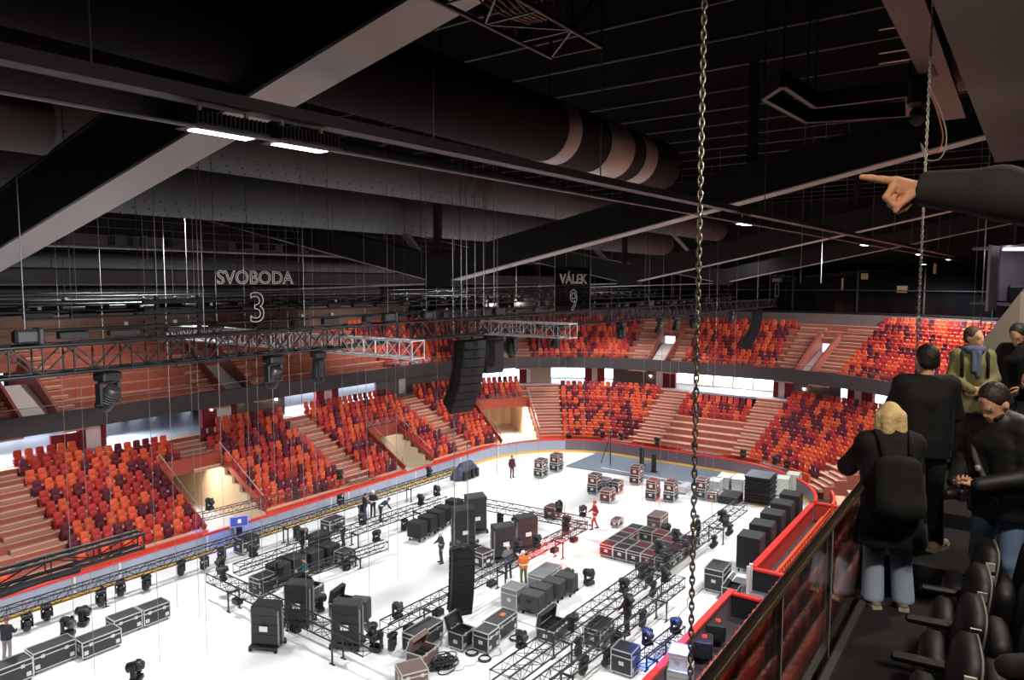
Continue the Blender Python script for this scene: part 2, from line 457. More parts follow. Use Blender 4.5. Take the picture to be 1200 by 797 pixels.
# panels between the openings, given by where they start and end along the bowl
WALLO = 10.2
def panel(px0, px1, z=5.6, lo=0, hi=100): return s_of(px0, WALLO, z, lo, hi), s_of(px1, WALLO, z, lo, hi)
PAN = [(-200, -40, 'g'), (60, 91, 'l'), (91, 100, 'm'), (100, 117, 'w'), (117, 123, 'm'), (236, 253, 'm'), (253, 271, 'w'), (271, 276, 'm'), (276, 333, 'g'), (369, 378, 'm'), (378, 388, 'w'), (388, 395, 'm'), (439, 467, 'g'), (467, 475, 'w'), (475, 545, 'g'),
       (608, 616, 'm'), (616, 622, 'w'), (622, 646, 'b'), (685, 694, 'm'), (694, 701, 'w'), (701, 708, 'm'), (719, 770, 'g'), (770, 778, 'w'), (778, 792, 'm'), (906, 912, 'm'), (912, 921, 'w'), (921, 929, 'm'), (929, 984, 'g'), (995, 1002, 'm'), (1002, 1011, 'w'), (1011, 1024, 'm'), (1060, 1140, 'g')]
mm = {'g': MB(), 'm': MB(), 'w': MB(), 'b': MB(), 'l': MB()}
for a, b, t in PAN:
    s0, s1 = panel(a, b, 5.6, -14, 100)
    if s1 <= s0 + .05: s1 = s0 + .25
    th = .35 if t == 'm' else .2
    top = 6.0 if t == 'l' else 6.76
    sweep(mm[t], [(WALLO - th / 2, CZ), (WALLO - th / 2, top), (WALLO + th / 2, top), (WALLO + th / 2, CZ)], s0, s1, 0, .6)
struct('concourse_wall_grey', mm['g'], GREYW); struct('concourse_wall_white', mm['w'], WHITEM)
struct('concourse_wall_beige', mm['b'], BEIGE); struct('concourse_wall_low', mm['l'], MAROON)
struct('concourse_columns', mm['m'], MAROON)
# bright glazing of the foyer behind the openings
def window(name, px0, px1, z0, z1, o, mt, lo=-14, hi=100):
    s0, s1 = s_of(px0, o, (z0 + z1) / 2, lo, hi), s_of(px1, o, (z0 + z1) / 2, lo, hi)
    m = MB(); sweep(m, [(o, z0), (o, z1), (o + .1, z1), (o + .1, z0)], s0, s1)
    ob = struct(name, m, mt); f = MB()
    for s in steps_s(s0, s1, 2.2):
        x, y = fr(s, o - .05); f.box((x, y, (z0 + z1) / 2), (.1, .1, z1 - z0), rz=math.atan2(tang(s).y, tang(s).x))
    f.build('mullion', GREYM, ob)
    return ob
window('window_1', -60, 58, 5.0, 6.7, 17, LITWIN)
window('window_2', 60, 240, 4.9, 6.7, 22, LITWIN)
for i, px in enumerate((146, 170, 187, 196, 207)):
    s = s_of(px, 19, 5.5, 5, 60); x, y = fr(s, 19); m = MB(); m.box((0, 0, .62), (.3, .9, 1.24), bev=.03); m.box((0, 0, 1.3), (.36, 1.0, .08), bev=.02); m.box((.28, .1, .8), (.3, .03, .5), mi=1)
    o = m.build('turnstile', [WHITEM, STEEL]); o.location = (x, y, CZ); tag(o, 'pale entrance turnstile in the bright left foyer, %s from left' % ('first', 'second', 'third', 'fourth', 'fifth')[i], 'turnstile', 'turnstiles in the foyer')
s = s_of(231, 17, 5.5, 5, 60); x, y = fr(s, 17); m = MB(); m.box((0, 0, .55), (.9, .5, 1.1), bev=.03); m.box((0, .05, 1.2), (.8, .4, .2), bev=.03); o = m.build('foyer_counter', mat('counter_dark', '#1d222c', .5)); o.location = (x, y, CZ); tag(o, 'dark counter box at the right side of the bright left foyer', 'counter')
for i, (px, py) in enumerate(((247, 480), (283, 470), (311, 467), (324, 468), (763, 441), (943, 456), (957, 450))):
    s = s_of(px, WALLO - .16, 6.2, 5, 95); r = proj(P3(s, WALLO - .16, 6.2)); z = max(CZ + 1, min(6.65, 6.2 + (r[1] - py) * r[2] / FOC)); x, y = fr(s, WALLO - .16)
    t = thing('wall_lamp', 'small round lit lamp on the concourse wall, %s from left of the photo' % ('first', 'second', 'third', 'fourth', 'fifth', 'sixth', 'seventh')[i], 'lamp', (x, y, z)); m = MB(); m.ball((0, 0, 0), .09, 10); m.build('bulb', SPOTL, t); m = MB(); m.box((0, 0, .11), (.12, .12, .06), bev=.02); m.build('holder', DARK, t)
window('window_3', 330, 372, 5.0, 6.7, 18, LITWIN)
window('window_4', 385, 445, 5.0, 6.7, 18, LITWIN)
window('window_5', 560, 612, 4.9, 6.7, 12, LITWIN)
window('window_6', 640, 690, 5.0, 6.7, 13, LITWIN)
window('window_7', 705, 722, 5.0, 6.7, 13, LITWIN)
window('window_8', 790, 910, 5.5, 6.7, 13, LITWIN)
window('window_9', 790, 910, 4.95, 5.5, 12.9, LITWARM)
window('window_10', 982, 998, 5.0, 6.7, 13, LITWIN)
window('window_11', 1020, 1062, 5.0, 6.7, 13, LITWIN)
# ---------------------------------------------------------------- upper tier
FO = 8.0
m = MB(); sweep(m, [(FO, 6.6), (FO, 7.68), (FO + .3, 7.68), (FO + .3, 6.6)], -14, 112); struct('upper_fascia', m, FASC)
m = MB(); sweep(m, [(FO + .12, 7.68), (FO + .12, 8.12), (FO + .135, 8.12), (FO + .135, 7.68)], -14, 112); struct('upper_glass_rail', m, GLASS)
m = MB(); sweep(m, [(FO + .1, 8.12), (FO + .1, 8.15), (FO + .155, 8.15), (FO + .155, 8.12)], -14, 112); struct('upper_rail_cap', m, STEEL)
UO, UD, UZ, UDZ = FO + .4, .8, 6.95, .53
def up_o(k): return UO + UD * k
def up_z(k): return UZ + UDZ * k
UV = [(15.6, 17.6), (28.0, 30.2), (54.4, 55.4), (65.5, 67.0), (78.2, 79.3)]     # upper vomitories
m = MB(); prev = -14
def utier(a, b, k0, k1):
    tier(m, a, b, k0, k1, UO, UD, UZ, UDZ, base=UZ - .2 if k0 == 0 else up_z(k0) - .5)
for a, b in UV:
    utier(prev, a, 0, 8); utier(a, b, 6, 8); prev = b
utier(prev, 112, 0, 8)
struct('upper_tier_steps', m, [TREAD, RISER])
m = MB(); mw = MB()
for a, b in UV:
    sweep(m, [(UO, UZ - .1), (UO, UZ + .05), (up_o(5), UZ + 2.0), (up_o(5), UZ + 1.9)], a + .15, b - .15)
    for s in (a, b):
        ss = (s - .05, s + .12) if s == a else (s - .12, s + .05)
        sweep(mw, [(UO, UZ - .1), (UO, UZ + .7), (up_o(6), up_z(6) + .5), (up_o(6), UZ - .1)], *ss)
struct('upper_ramp', m, mat('ramp_pale', '#d5c8c4', .6)); struct('upper_ramp_walls', mw, mat('ramp_wall', '#8e4a3d', .7))
m = MB()
for a, b in UV: sweep(m, [(up_o(6) + .1, UZ + .9), (up_o(6) + .1, up_z(5) + .3), (up_o(6) + .2, up_z(5) + .3), (up_o(6) + .2, UZ + .9)], a + .15, a + .15 + (b - a) * .4)
struct('window_12', m, emis('lit_door', '#dfe6ff', 1.6))
UST = [(s0 - 1.3, s0) for s0, _ in UV] + [(s1, s1 + 1.3) for _, s1 in UV]
m = MB()
for a, b in UST:
    for k in range(9):
        for h in (0, 1):
            o = up_o(k) - .36 + .4 * h; z = up_z(k) - UDZ * (.5 if h == 0 else 0)
            sweep(m, [(o, z - .2), (o, z + .012), (o + .4, z + .012), (o + .4, z - .2)], a, b, 0)
            sweep(m, [(o - .012, z - .03), (o - .012, z + .016), (o + .09, z + .016), (o + .09, z - .03)], a, b, 1)
struct('upper_aisle_stairs', m, [mat('stair_body', '#b27c68', .8), mat('stair_nosing', '#e0b8a4', .8)])
BO = up_o(9)
m = MB(); sweep(m, [(BO, 10.9), (BO, 12.2), (BO + .2, 12.2), (BO + .2, 10.9)], 50, 112); struct('wall_far', m, mat('band_grey', '#6d625e', .7))
m = MB(); sweep(m, [(BO + .6, 10.9), (BO + .6, 12.9), (BO + .8, 12.9), (BO + .8, 10.9)], -14, 50); struct('wall_left', m, mat('wall_brown', '#8a7064', .7))
m = MB(); sweep(m, [(BO, 11.0), (BO, 11.15), (BO + 8, 11.15), (BO + 8, 11.0)], -14, 112); struct('upper_walkway', m, FASC)
m = MB(); sweep(m, [(BO + 4, 11), (BO + 4, 24), (BO + 4.2, 24), (BO + 4.2, 11)], -20, 118); struct('wall_outer', m, mat('wall_black', '#0f0f11', .6))
# dark glazed boxes above the far stand
m = MB(); sweep(m, [(BO + 1.8, 12.4), (BO + 1.8, 16.2), (BO + 1.9, 16.2), (BO + 1.9, 12.4)], 52, 112); struct('window_13', m, mat('dark_glass', '#08090b', .08, var=0, spec=.6))
m = MB()
for s in range(52, 112, 3): x, y = fr(s, BO + 1.7); m.box((x, y, 14.3), (.12, .12, 3.8))
sweep(m, [(BO + 1.4, 12.2), (BO + 1.4, 12.35), (BO + 1.9, 12.35), (BO + 1.9, 12.2)], 52, 112); sweep(m, [(BO + 1.6, 14.3), (BO + 1.6, 14.4), (BO + 1.8, 14.4), (BO + 1.8, 14.3)], 52, 112)
struct('trim_5', m, DARK)
for i, (px, py, w, h) in enumerate(((1013, 324, 8, 7), (1055, 339, 12, 8), (1093, 315, 3, 12), (986, 333, 2, 14))):
    s = s_of(px, BO + 1.6, 14, 60, 111); r = proj(P3(s, BO + 1.6, 14)); z = 14 + (r[1] - py) * r[2] / FOC; x, y = fr(s, BO + 1.7)
    m = MB(); m.box((0, 0, 0), (w * r[2] / FOC, .06, h * r[2] / FOC)); o = struct('window_%d' % (14 + i), m, emis('box_light', '#6a5d3a', .25)); o.location = (x, y, z); o.rotation_euler = (0, 0, math.atan2(tang(s).y, tang(s).x))
# ================================================================ roof
m = MB(); m.box((30, 24, 23.2), (120, 90, .2)); struct('ceiling', m, ROOFM)
m = MB()
for i in range(26): m.box((2 + i * 3.1, 24, 23.05), (.07, 90, .06))
struct('roof_purlins', m, mat('purlin_grey', '#5c5c60', .6, var=.1))
def girder(x, w=.78, d=1.25):
    """fish-belly roof girder falling from both sides to a node over the middle of the hall"""
    m = MB()
    zb = lambda y: 15.0 + .204 * abs(22.6 - y)
    for y0, y1 in ((-9, 22.6), (22.6, 54)):
        for (dz, ww, hh, mi) in ((0, w, .05, 1), (d / 2, w * .9, d, 0), (d, w, .05, 0)):
            m.bar((x, y0, zb(y0) + dz), (x, y1, zb(y1) + dz), ww, hh, mi)
    return m
for i, x in enumerate((-13, 6.75, 26, 46, 65.5)):
    g = girder(x); struct('roof_girder', g, [BLACK, FLANGE])
    m = MB(); m.box((x, 22.6, 15.6), (.9, 1.6, 1.5)); m.bar((x + .4, 24, 15.9), (x + .4, 28.5, 20.5), .25, .3, 1); m.bar((x, 22.6, 15), (x, 38, 14.55), .1, .08, 1)
    for y in (8, 23, 38): m.bar((x, y, 15.5 + .204 * abs(22.6 - y)), (x, y, 22.9), .3, .3)
    struct('girder_node', m, [BLACK, FLANGE])
# ---------------------------------------------------------------- ducts under the roof
def duct(name, label, px, py, y, r, x0, x1, mt, group=None, dots=False, bands=()):
    c = at_y(px, py, y); o = thing(name, label, 'duct', (x0, y, c.z), 0, group)
    m = MB(); L = x1 - x0
    m.lathe([(r * .9, -.02), (r, 0), (r, L), (r * .9, L + .02)], None, 28)
    m.build('duct_shell', mt, o)
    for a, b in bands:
        w = MB(); w.lathe([(r + .001, a), (r + .015, a + .02), (r + .015, b - .02), (r + .001, b)], None, 28); w.build('lit_wrap_band', LITWRAP, o)['label'] = 'pale wrapped band on the dark duct, light put into its colour'
    if dots:
        d = MB()
        for i in range(int(L / .55)):
            for k, a in enumerate((-2.5, -2.15, -1.8, -1.45)):
                xx = i * .55 + (.27 if k % 2 else 0)
                d.ball((xx, r * math.cos(a) * 1.0, r * math.sin(a)), .035, 4)
        d.build('air_nozzles', BLACK, o)['kind'] = 'stuff'
    for i in range(int(L / 4)): h = MB(); h.tube((i * 4 + 1, 0, r), (i * 4 + 1, 0, 22.9 - c.z), .012, 5); h.build('hanger', DARK, o)
    return o
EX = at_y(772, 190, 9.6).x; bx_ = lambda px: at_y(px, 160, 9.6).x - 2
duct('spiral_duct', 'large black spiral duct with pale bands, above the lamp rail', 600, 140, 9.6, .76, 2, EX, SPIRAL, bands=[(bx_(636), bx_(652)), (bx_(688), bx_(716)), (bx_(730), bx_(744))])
duct('fabric_duct', 'upper grey perforated fabric duct behind the near girder', 440, 200, 20.6, .9, -6, 58, DUCT, dots=True)
duct('fabric_duct', 'lower grey perforated fabric duct, lowest of the big ducts', 400, 243, 25.4, 1.05, -6, 58, DUCT, dots=True)
duct('spiral_duct', 'dark spiral duct at top left behind the lamp rail', 60, 60, 12, .7, -6, 7.4, SPIRAL)
duct('spiral_duct', 'dark duct lower left, half hidden by the near girder', 60, 150, 14.2, .5, -6, 5.6, DUCT)
# horizontal beams and ducts over the left stand
def beam(name, label, cat, px, py, y, w, h, x0, x1, mt, sub=None):
    c = at_y(px, py, y); o = thing(name, label, cat, (x0, y, c.z))
    L = x1 - x0; m = MB(); m.box((L / 2, 0, 0), (L, w, h)); m.build('beam_body', mt, o)
    if sub:
        e = MB(); e.box((L / 2, -w / 2 - .02, -h / 2 - .03), (L, .08, .06)); e.build(sub[0], sub[1], o)
    for i in range(int(L / 5)): hs = MB(); hs.tube((2 + i * 5, 0, h / 2), (2 + i * 5, 0, 22.9 - c.z), .02, 5); hs.build('hanger', DARK, o)
    return o
STRIP = mat('strip_white', '#cfd0d8', .5)
beam('ceiling_beam', 'upper grey ceiling beam with white strip over the left stand', 'beam', 300, 291, 36.5, .5, .62, 4, 36, mat('beam_grey', '#4a494c', .6), ('edge_strip', STRIP))
beam('ceiling_beam', 'lower grey ceiling beam over the left stand', 'beam', 300, 326, 38, .4, .7, 3, 60, mat('beam_grey2', '#404044', .6), ('edge_strip', mat('strip_dim', '#77777c', .5)))
duct('fabric_duct', 'smooth grey duct between the two beams over the left stand', 250, 308, 40, .45, 2, 40, DUCT)
duct('fabric_duct', 'lowest smooth grey duct over the left stand', 200, 345, 42, .5, 2, 40, DUCT)
# ---------------------------------------------------------------- lamp rail
ra, rb = at_z(310, 146, 17), at_z(997, 279, 17)
rd = (rb - ra).normalized(); r0 = ra - rd * 9; r1 = ra + rd * 62
o = thing('lamp_rail', 'long grey steel rail carrying the ceiling floodlights', 'rail', M=frame(r0, r1))
L = (r1 - r0).length
m = MB(); m.box((L / 2, 0, .12), (L, .3, .03)); m.box((L / 2, .14, .18), (L, .03, .15)); m.box((L / 2, -.14, .18), (L, .03, .15)); m.build('cable_tray', mat('tray_grey', '#58545a', .5, .4), o)
m = MB(); m.tube((0, -.35, -.25), (L, -.35, -.25), .025, 6); m.build('conduit', mat('conduit_blue_grey', '#8d93a4', .4, .5), o)
for i in range(14):
    m = MB(); m.tube((2 + i * 5, 0, .2), (2 + i * 5, 0, 5.8), .015, 5); m.build('hanger_rod', STEEL, o)
def floodlight(p, label, yaw):
    t = thing('floodlight', label, 'floodlight', p, yaw, 'floodlights on the long lamp rail')
    m = MB(); m.box((0, 0, -.06), (.95, .5, .04), bev=.01)
    for k in range(16): m.box((-.43 + k * .057, 0, .03), (.02, .44, .14))
    m.build('heat_sink', DARK, t)
    m = MB(); m.box((0, 0, -.085), (.74, .30, .012)); m.build('lens', emis('lamp_pane', '#eef3ff', 9), t)
    for s in (-.3, .3):
        m = MB(); m.box((s, 0, .14), (.04, .05, .14)); m.build('bracket', mat('bracket_pale', '#b9aea6', .5), t)
    return t
yaw = math.atan2(rd.y, rd.x)
FL = []
sp = [(-.55, 'left lamp of the nearest pair'), (.55, 'right lamp of the nearest pair'), (16.4, 'single lamp just right of the hanging chain'), (31.7, 'third lamp along'), (45.9, 'fourth lamp along'), (58.5, 'last lamp at the far end')]
for d, w in sp:
    p = ra + rd * d + Vector((0, 0, -.12)); FL.append(p); floodlight(p, 'white LED floodlight under the lamp rail, ' + w, yaw)
for px, py, w in ((1082, 309, 'left of the two dim ones'), (1120, 316, 'right of the two dim ones')):
    p = at_d(px, py, 58 if px < 1100 else 62); t = floodlight(p, 'small white floodlight beyond the rail end, ' + w, yaw)
    m = MB(); m.tube((0, 0, .1), (0, 0, 22.9 - p.z), .015, 5); m.build('hanger', DARK, t)
# unseen floodlights added over the rink to light the left stands
for i, (x, y) in enumerate([(-4, 29.3), (16, 29.3), (36, 29.3), (55, 29.3)]):
    floodlight((x, y, 18.7), 'added unseen floodlight over the rink behind the fabric ducts, %s from the near end' % ORD[i + 1], 0)
    m = MB(); m.tube((x, y, 18.85), (x, y, 22.9), .015, 5); struct('added_lamp_hanger', m, DARK)
# ---------------------------------------------------------------- box trusses
def lattice(m, L, w, h, r, step, faces=('s', 'b'), mi=0):
    """diagonals and posts between four chords at y=+-w/2, z=+-h/2"""
    n = max(2, int(round(L / step)))
    for i in range(n + 1):
        x = L * i / n
        for s in (-1, 1):
            m.bar((x, s * w / 2, -h / 2), (x, s * w / 2, h / 2), r * 1.4, r * 1.4, mi); m.bar((x, -w / 2, s * h / 2), (x, w / 2, s * h / 2), r * 1.4, r * 1.4, mi, (1, 0, 0))
        if i < n:
            x2 = L * (i + 1) / n; f = 1 if i % 2 else -1
            for s in (-1, 1):
                m.bar((x, s * w / 2, -h / 2 * f), (x2, s * w / 2, h / 2 * f), r * 1.4, r * 1.4, mi)
                m.bar((x, -w / 2 * f, s * h / 2), (x2, w / 2 * f, s * h / 2), r * 1.4, r * 1.4, mi)
def truss(label, p, q, w, h, mt, rc=.025, rl=.012, step=.5, group=None, name='box_truss', up=(0, 0, 1)):
    t = thing(name, label, 'truss', M=frame(p, q, up), group=group)
    L = (Vector(q) - Vector(p)).length
    for sy in (-1, 1):
        for sz in (-1, 1):
            m = MB(); m.tube((0, sy * w / 2, sz * h / 2), (L, sy * w / 2, sz * h / 2), rc, 7); m.build('chord', mt, t)
    m = MB(); lattice(m, L, w, h, rl, step); m.build('lacing', mt, t)
    return t
TRB = mat('truss_black', '#0d0d0f', .45, .2, var=.1)
TRS = mat('truss_silver', '#c4c2c6', .35, .6, var=.06)
TRF = mat('truss_floor', '#2d2c30', .45, .4, var=.1)
MT = at_y(100, 418, 17)
truss('long black box truss hanging across the hall, moving lamps below it', (MT.x - 9, 17, MT.z), (62, 17, MT.z), .55, .62, TRB, .04, .022, .62)
a, b = at_z(700, 58, 17.9), at_z(650, 66, 17.9)
truss('black truss end hanging at the top centre, cables inside it', (-2, (a.y + b.y) / 2 - .12, 18.27), ((a.x + b.x) / 2, (a.y + b.y) / 2, 18.27), .72, .72, mat('truss_dark_shiny', '#3a3634', .3, .8), .03, .014, .72)
m = MB(); random.seed(3)
for k in range(6):
    yy = (a.y + b.y) / 2; x = (a.x + b.x) / 2 - .5
    m.path([(x - 1.6 + .1 * k, yy + .05 * k - .2, 18.5), (x - 1.2, yy - .2 + .08 * k, 18.15 - .02 * k), (x - .8, yy - .2 + .07 * k, 18.0), (x - .4, yy - .2 + .06 * k, 18.02), (x - .1 - .05 * k, yy - .1 + .03 * k, 18.3), (x - .2, yy, 18.9)], .016, 5)
tag(m.build('cable_bundle', mat('cable_tan', '#6b5a3c', .6), None, True), 'tan and black cable loops inside the black truss end at top', 'cable')
a = at_z(490, 410, 13.1); truss('silver box truss crossing behind the black truss, left of the hanging speakers', a, (a.x, a.y + 13, 13.1), .5, .5, TRS, .03, .016, .5)
a = at_z(672, 388, 13.3); truss('short silver box truss crossing behind the black truss, centre', a, (a.x, a.y + 4, 13.3), .5, .5, TRS, .03, .016, .5)
a = at_y(165, 632, 27); truss('black hanging truss end in front of the left seats', (a.x - 16, 27, a.z), a, .5, .55, TRB, .07, .025, 1.6)
m = MB(); random.seed(2)
for k in range(5): m.path([(a.x - 15 + i * .8, 27 - .1 + .06 * k, a.z - .42 - .08 * (k % 2) + .05 * math.sin(i * 1.3 + k)) for i in range(17)], .06, 5)
tag(m.build('cable_bundle', mat('cable_black2', '#121214', .7), None, True), 'thick black cable bundle under the hanging truss end at left', 'cable')
# lighting bars with small fixtures above the long truss
BARS = [(24, 358, 300, 'front'), (28, 352, 300, 'second'), (32, 348, 300, 'third'), (19.3, 366, 500, 'lowest')]
for y, py, px, w in BARS:
    c = at_y(px, py, y)
    t = thing('lighting_bar', 'dark lighting bar above the long truss, %s of its kind' % {'front': 'second lowest', 'second': 'second highest', 'third': 'highest', 'lowest': 'lowest'}[w], 'lighting bar', (c.x - 14, y, c.z))
    m = MB(); m.tube((0, 0, 0), (52, 0, 0), .05, 6); m.tube((0, .25, .28), (52, .25, .28), .035, 6); m.build('pipe', TRB, t)
    f = MB(); g = MB(); random.seed(int(y))
    for i in range(36):
        x = .8 + i * 1.42 + random.uniform(-.3, .3)
        f.box((x, 0, -.14), (random.uniform(.25, .8), .22, random.uniform(.1, .25)), bev=.02)
        if random.random() < .5: g.box((x, -.12, .1), (.1, .05, .09))
        if i % 3 == 0: h = MB(); h.tube((x, 0, 0), (x, 0, 22.9 - c.z), .012, 4); h.build('hanger', DARK, t)
    f.build('fixture', BLACK, t)['kind'] = 'stuff'; g.build('clamp', STEEL, t)['kind'] = 'stuff'
# chain motors on the long truss
for i, px in enumerate((30, 455, 500, 583, 760)):
    c = at_y(px, 400, 17)
    t = thing('chain_hoist', 'black chain hoist standing on the long truss, %s from left' % ORD[i + 1], 'hoist', (c.x, 17, MT.z + .32), 0, 'chain hoists on the long truss')
    m = MB(); m.box((0, 0, .2), (.45, .28, .3), bev=.05); m.box((.25, 0, .2), (.12, .34, .36), bev=.03); m.build('motor', BLACK, t)
    m = MB(); m.tube((0, 0, .3), (0, 0, 22.9 - MT.z - .32), .012, 6); m.build('lift_chain', mat('lift_chain_dim', '#6a6a6a', .5, .3), t)
# dark slatted frame on the left
c = at_y(210, 366, 22)
t = thing('slatted_frame', 'dark slatted metal frame hanging beside the outlined banner at left', 'frame', c)
m = MB()
for k in range(4): m.box((0, 0, -.55 + k * .3), (2.3, .12, .09))
m.build('slat', BLACK, t)
for x in (-.7, .7):
    m = MB(); m.box((x, .05, -.1), (.1, .1, 1.3)); m.build('upright', BLACK, t)
for x in (-.7, .7): m = MB(); m.tube((x, 0, .5), (x, 0, 22.9 - c.z), .015, 5); m.build('hanger', STEEL, t)
# clutter of catwalk machinery far left under the roof
random.seed(11)
ca = at_y(110, 272, 33); cb = at_y(480, 275, 33)
t = thing('catwalk', 'dark service catwalk full of pipes behind the lower fabric duct', 'catwalk', (ca.x - 4, 33, ca.z - .6))
m = MB(); m.box((20, 0, 0), (40, 1.2, .08)); m.build('deck', DARK, t)
m = MB()
for i in range(28): m.tube((i * 1.45, -.6, 0), (i * 1.45, -.6, 1.2), .025, 5)
for z in (.45, .8, 1.2): m.tube((0, -.6, z), (40, -.6, z), .02, 5)
m.build('railing', mat('rail_dim', '#3a3a3c', .5), t)
m = MB(); g = MB()
for i in range(46):
    x = random.uniform(0, 40); b = random.choice((m, m, g))
    b.box((x, random.uniform(-.3, .4), .3), (random.uniform(.1, .9), .3, random.uniform(.2, .6)), bev=.02)
    if i % 3 == 0: b.tube((x, .3, .2), (x + random.uniform(-1, 1), .3, 1.6), .05, 5)
m.build('machinery', BLACK, t)['kind'] = 'stuff'; g.build('pipework', mat('pipe_dim', '#4a4a4c', .4, .5), t)['kind'] = 'stuff'
for i in range(8): m = MB(); m.tube((i * 5 + 1, 0, 0), (i * 5 + 1, 0, 22.9 - ca.z + .6), .03, 5); m.build('hanger', DARK, t)
# ---------------------------------------------------------------- hanging chains
def chain(label, px, y, z0, z1, pitch, r):
    c = at_y(px, 400, y); o = MB(); n = int((z1 - z0) / pitch)
    for i in range(n):
        z = z0 + i * pitch; a = PI / 2 * (i % 2) + .5; L = pitch * .80; w = pitch * .33; pts = []
        for k in range(10):
            t = 2 * PI * k / 10; u = w * math.cos(t); v = L * math.sin(t) * .95 / 1.0
            pts.append((c.x + u * math.cos(a), c.y + u * math.sin(a), z + v))
        o.path(pts, r, 5, 0, True)
    return tag(o.build('hoist_chain', mat('chain_steel', '#a8a49a', .3, .9), None, True), label, 'chain')
chain('long steel link chain hanging in front, right of the middle', 817, 1.75, 11.4, 23.0, .047, .0068)
chain('thin steel chain hanging beside the pointing hand', 1075, .75, 13.6, 23.0, .03, .0045)
# thin vertical steel wires from the roof
WIRES = [(70, 30, 0), (92, 28, 0), (121, 31, 0), (172, 27, 0), (196, 31, 0), (222, 29, 0), (230, 26, 0), (255, 31, 0), (288, 27, 0), (300, 25, 0), (318, 31, 0), (338, 29, 0), (352, 24, 0), (418, 30, 0), (428, 24, 0), (452, 28, 0), (463, 25, 0), (474, 31, 0), (512, 29, 0), (533, 26, 0), (582, 24, 0), (605, 27, 0), (632, 25, 0), (655, 29, 0), (663, 22, 0), (685, 26, 0), (716, 24, 0), (755, 20, 0), (776, 19, 0), (786, 22, 0), (796, 20, 0), (830, 17, 0), (839, 15, 0), (862, 18, 0), (400, 32, 0), (368, 26, 0)]
for i, (px, y, z) in enumerate(WIRES):
    c = at_y(px, 400, y); m = MB(); m.tube((c.x, c.y, .03), (c.x, c.y, 22.9), .011, 5)
    tag(m.build('hoist_wire', mat('wire_grey', '#8c8784', .5, 0), None, True), 'thin grey steel wire hanging straight from the roof to the rink', 'wire', 'thin steel wires over the rink')
for i, (px, y) in enumerate(((1143, 1.6), (1152, .6), (938, 7), (962, 8))):
    c = at_y(px, 330, y); m = MB(); m.tube((c.x, c.y, 13.2 if i < 2 else 15), (c.x, c.y, 22.9), .012, 5)
    tag(m.build('hoist_wire', mat('wire_bright', '#b8bcc4', .3, .6), None, True), ['bright steel wire behind the standing people, left of two', 'bright steel wire behind the standing people, right of two', 'thin rod under the roof left of the pointing finger', 'thin rod under the roof near the pointing finger'][i], 'wire')
# ---------------------------------------------------------------- see-through shirt banners with outlined lettering
WHT = mat('etched_white', '#e4e2e0', .5, var=0)
def outline_text(s, size, mt, parent, name, loc):
    cu = bpy.data.curves.new(name, 'FONT'); cu.body = s; cu.size = size; cu.align_x = 'CENTER'; cu.fill_mode = 'NONE'; cu.bevel_depth = .011; cu.bevel_resolution = 0; cu.resolution_u = 4
    tmp = bpy.data.objects.new(name, cu); COL.objects.link(tmp)
    dg = bpy.context.evaluated_depsgraph_get(); me = bpy.data.meshes.new_from_object(tmp.evaluated_get(dg)); bpy.data.objects.remove(tmp)
    me.materials.clear(); me.materials.append(mt)
    o = bpy.data.objects.new(name, me); COL.objects.link(o); o.parent = parent; o.location = loc; o.rotation_euler = (PI / 2, 0, 0)
    return o
BANG = glass('banner_glass', (.80, .79, .77), .25)
def banner(px0, px1, py0, py1, y, word, num, label):
    a = at_y(px0, (py0 + py1) / 2, y); b = at_y(px1, (py0 + py1) / 2, y); w = b.x - a.x
    c = (a + b) / 2; h = (py1 - py0) / FOC * proj(c)[2]
    zt = at_y((px0 + px1) / 2, py0, y).z
    t = thing('hanging_banner', label, 'banner', (c.x, y, zt - h / 2), 0)
    m = MB(); m.box((0, 0, 0), (w, .012, h)); m.build('clear_sheet', BANG, t)
    wd = outline_text(word, h * .26, WHT, t, 'lettering', (0, -.02, h * .18)); nm = outline_text(num, h * .6, WHT, t, 'numeral', (0, -.02, -h * .36))
    sx = w * .76 / max(.01, wd.dimensions.x); wd.scale = (sx, 1, 1)
    for x in (-w / 2, w / 2): m = MB(); m.tube((x, 0, -h / 2), (x, 0, 22.9 - t.location.z), .012, 5); m.build('hanger', STEEL, t)
    return t
banner(238, 356, 306, 388, 19, 'SVOBODA', '3', 'large clear hanging banner with outlined lettering and number three')
def blank_banner(px0, px1, py0, py1, y, label):
    a = at_y(px0, (py0 + py1) / 2, y); b = at_y(px1, (py0 + py1) / 2, y); w = b.x - a.x; c = (a + b) / 2; h = (py1 - py0) / FOC * proj(c)[2]; zt = at_y((px0 + px1) / 2, py0, y).z
    t = thing('hanging_banner', label, 'banner', (c.x, y, zt - h / 2)); m = MB(); m.box((0, 0, 0), (w, .012, h)); m.build('clear_sheet', BANG, t)
    m = MB(); m.box((0, -.02, h * .3), (w * .7, .01, h * .14)); m.build('pale_marking', GREYM, t)
    m = MB()
    for q in ((-.12, -.1, .04, .5), (.12, -.1, .04, .5), (0, .14, .28, .03), (0, -.34, .28, .03)): m.box((q[0] * w, -.02, q[1] * h), (q[2] * w, .01, q[3] * h))
    m.build('pale_outline', GREYM, t)
    for x in (-w / 2, w / 2): m = MB(); m.tube((x, 0, -h / 2), (x, 0, 22.9 - t.location.z), .012, 5); m.build('hanger', STEEL, t)
blank_banner(902, 918, 322, 352, 19, 'small distant clear hanging banner with pale marks, above the far stand')
banner(650, 692, 313, 372, 19, 'VÁLEK', '9', 'clear hanging banner with outlined lettering and number nine')
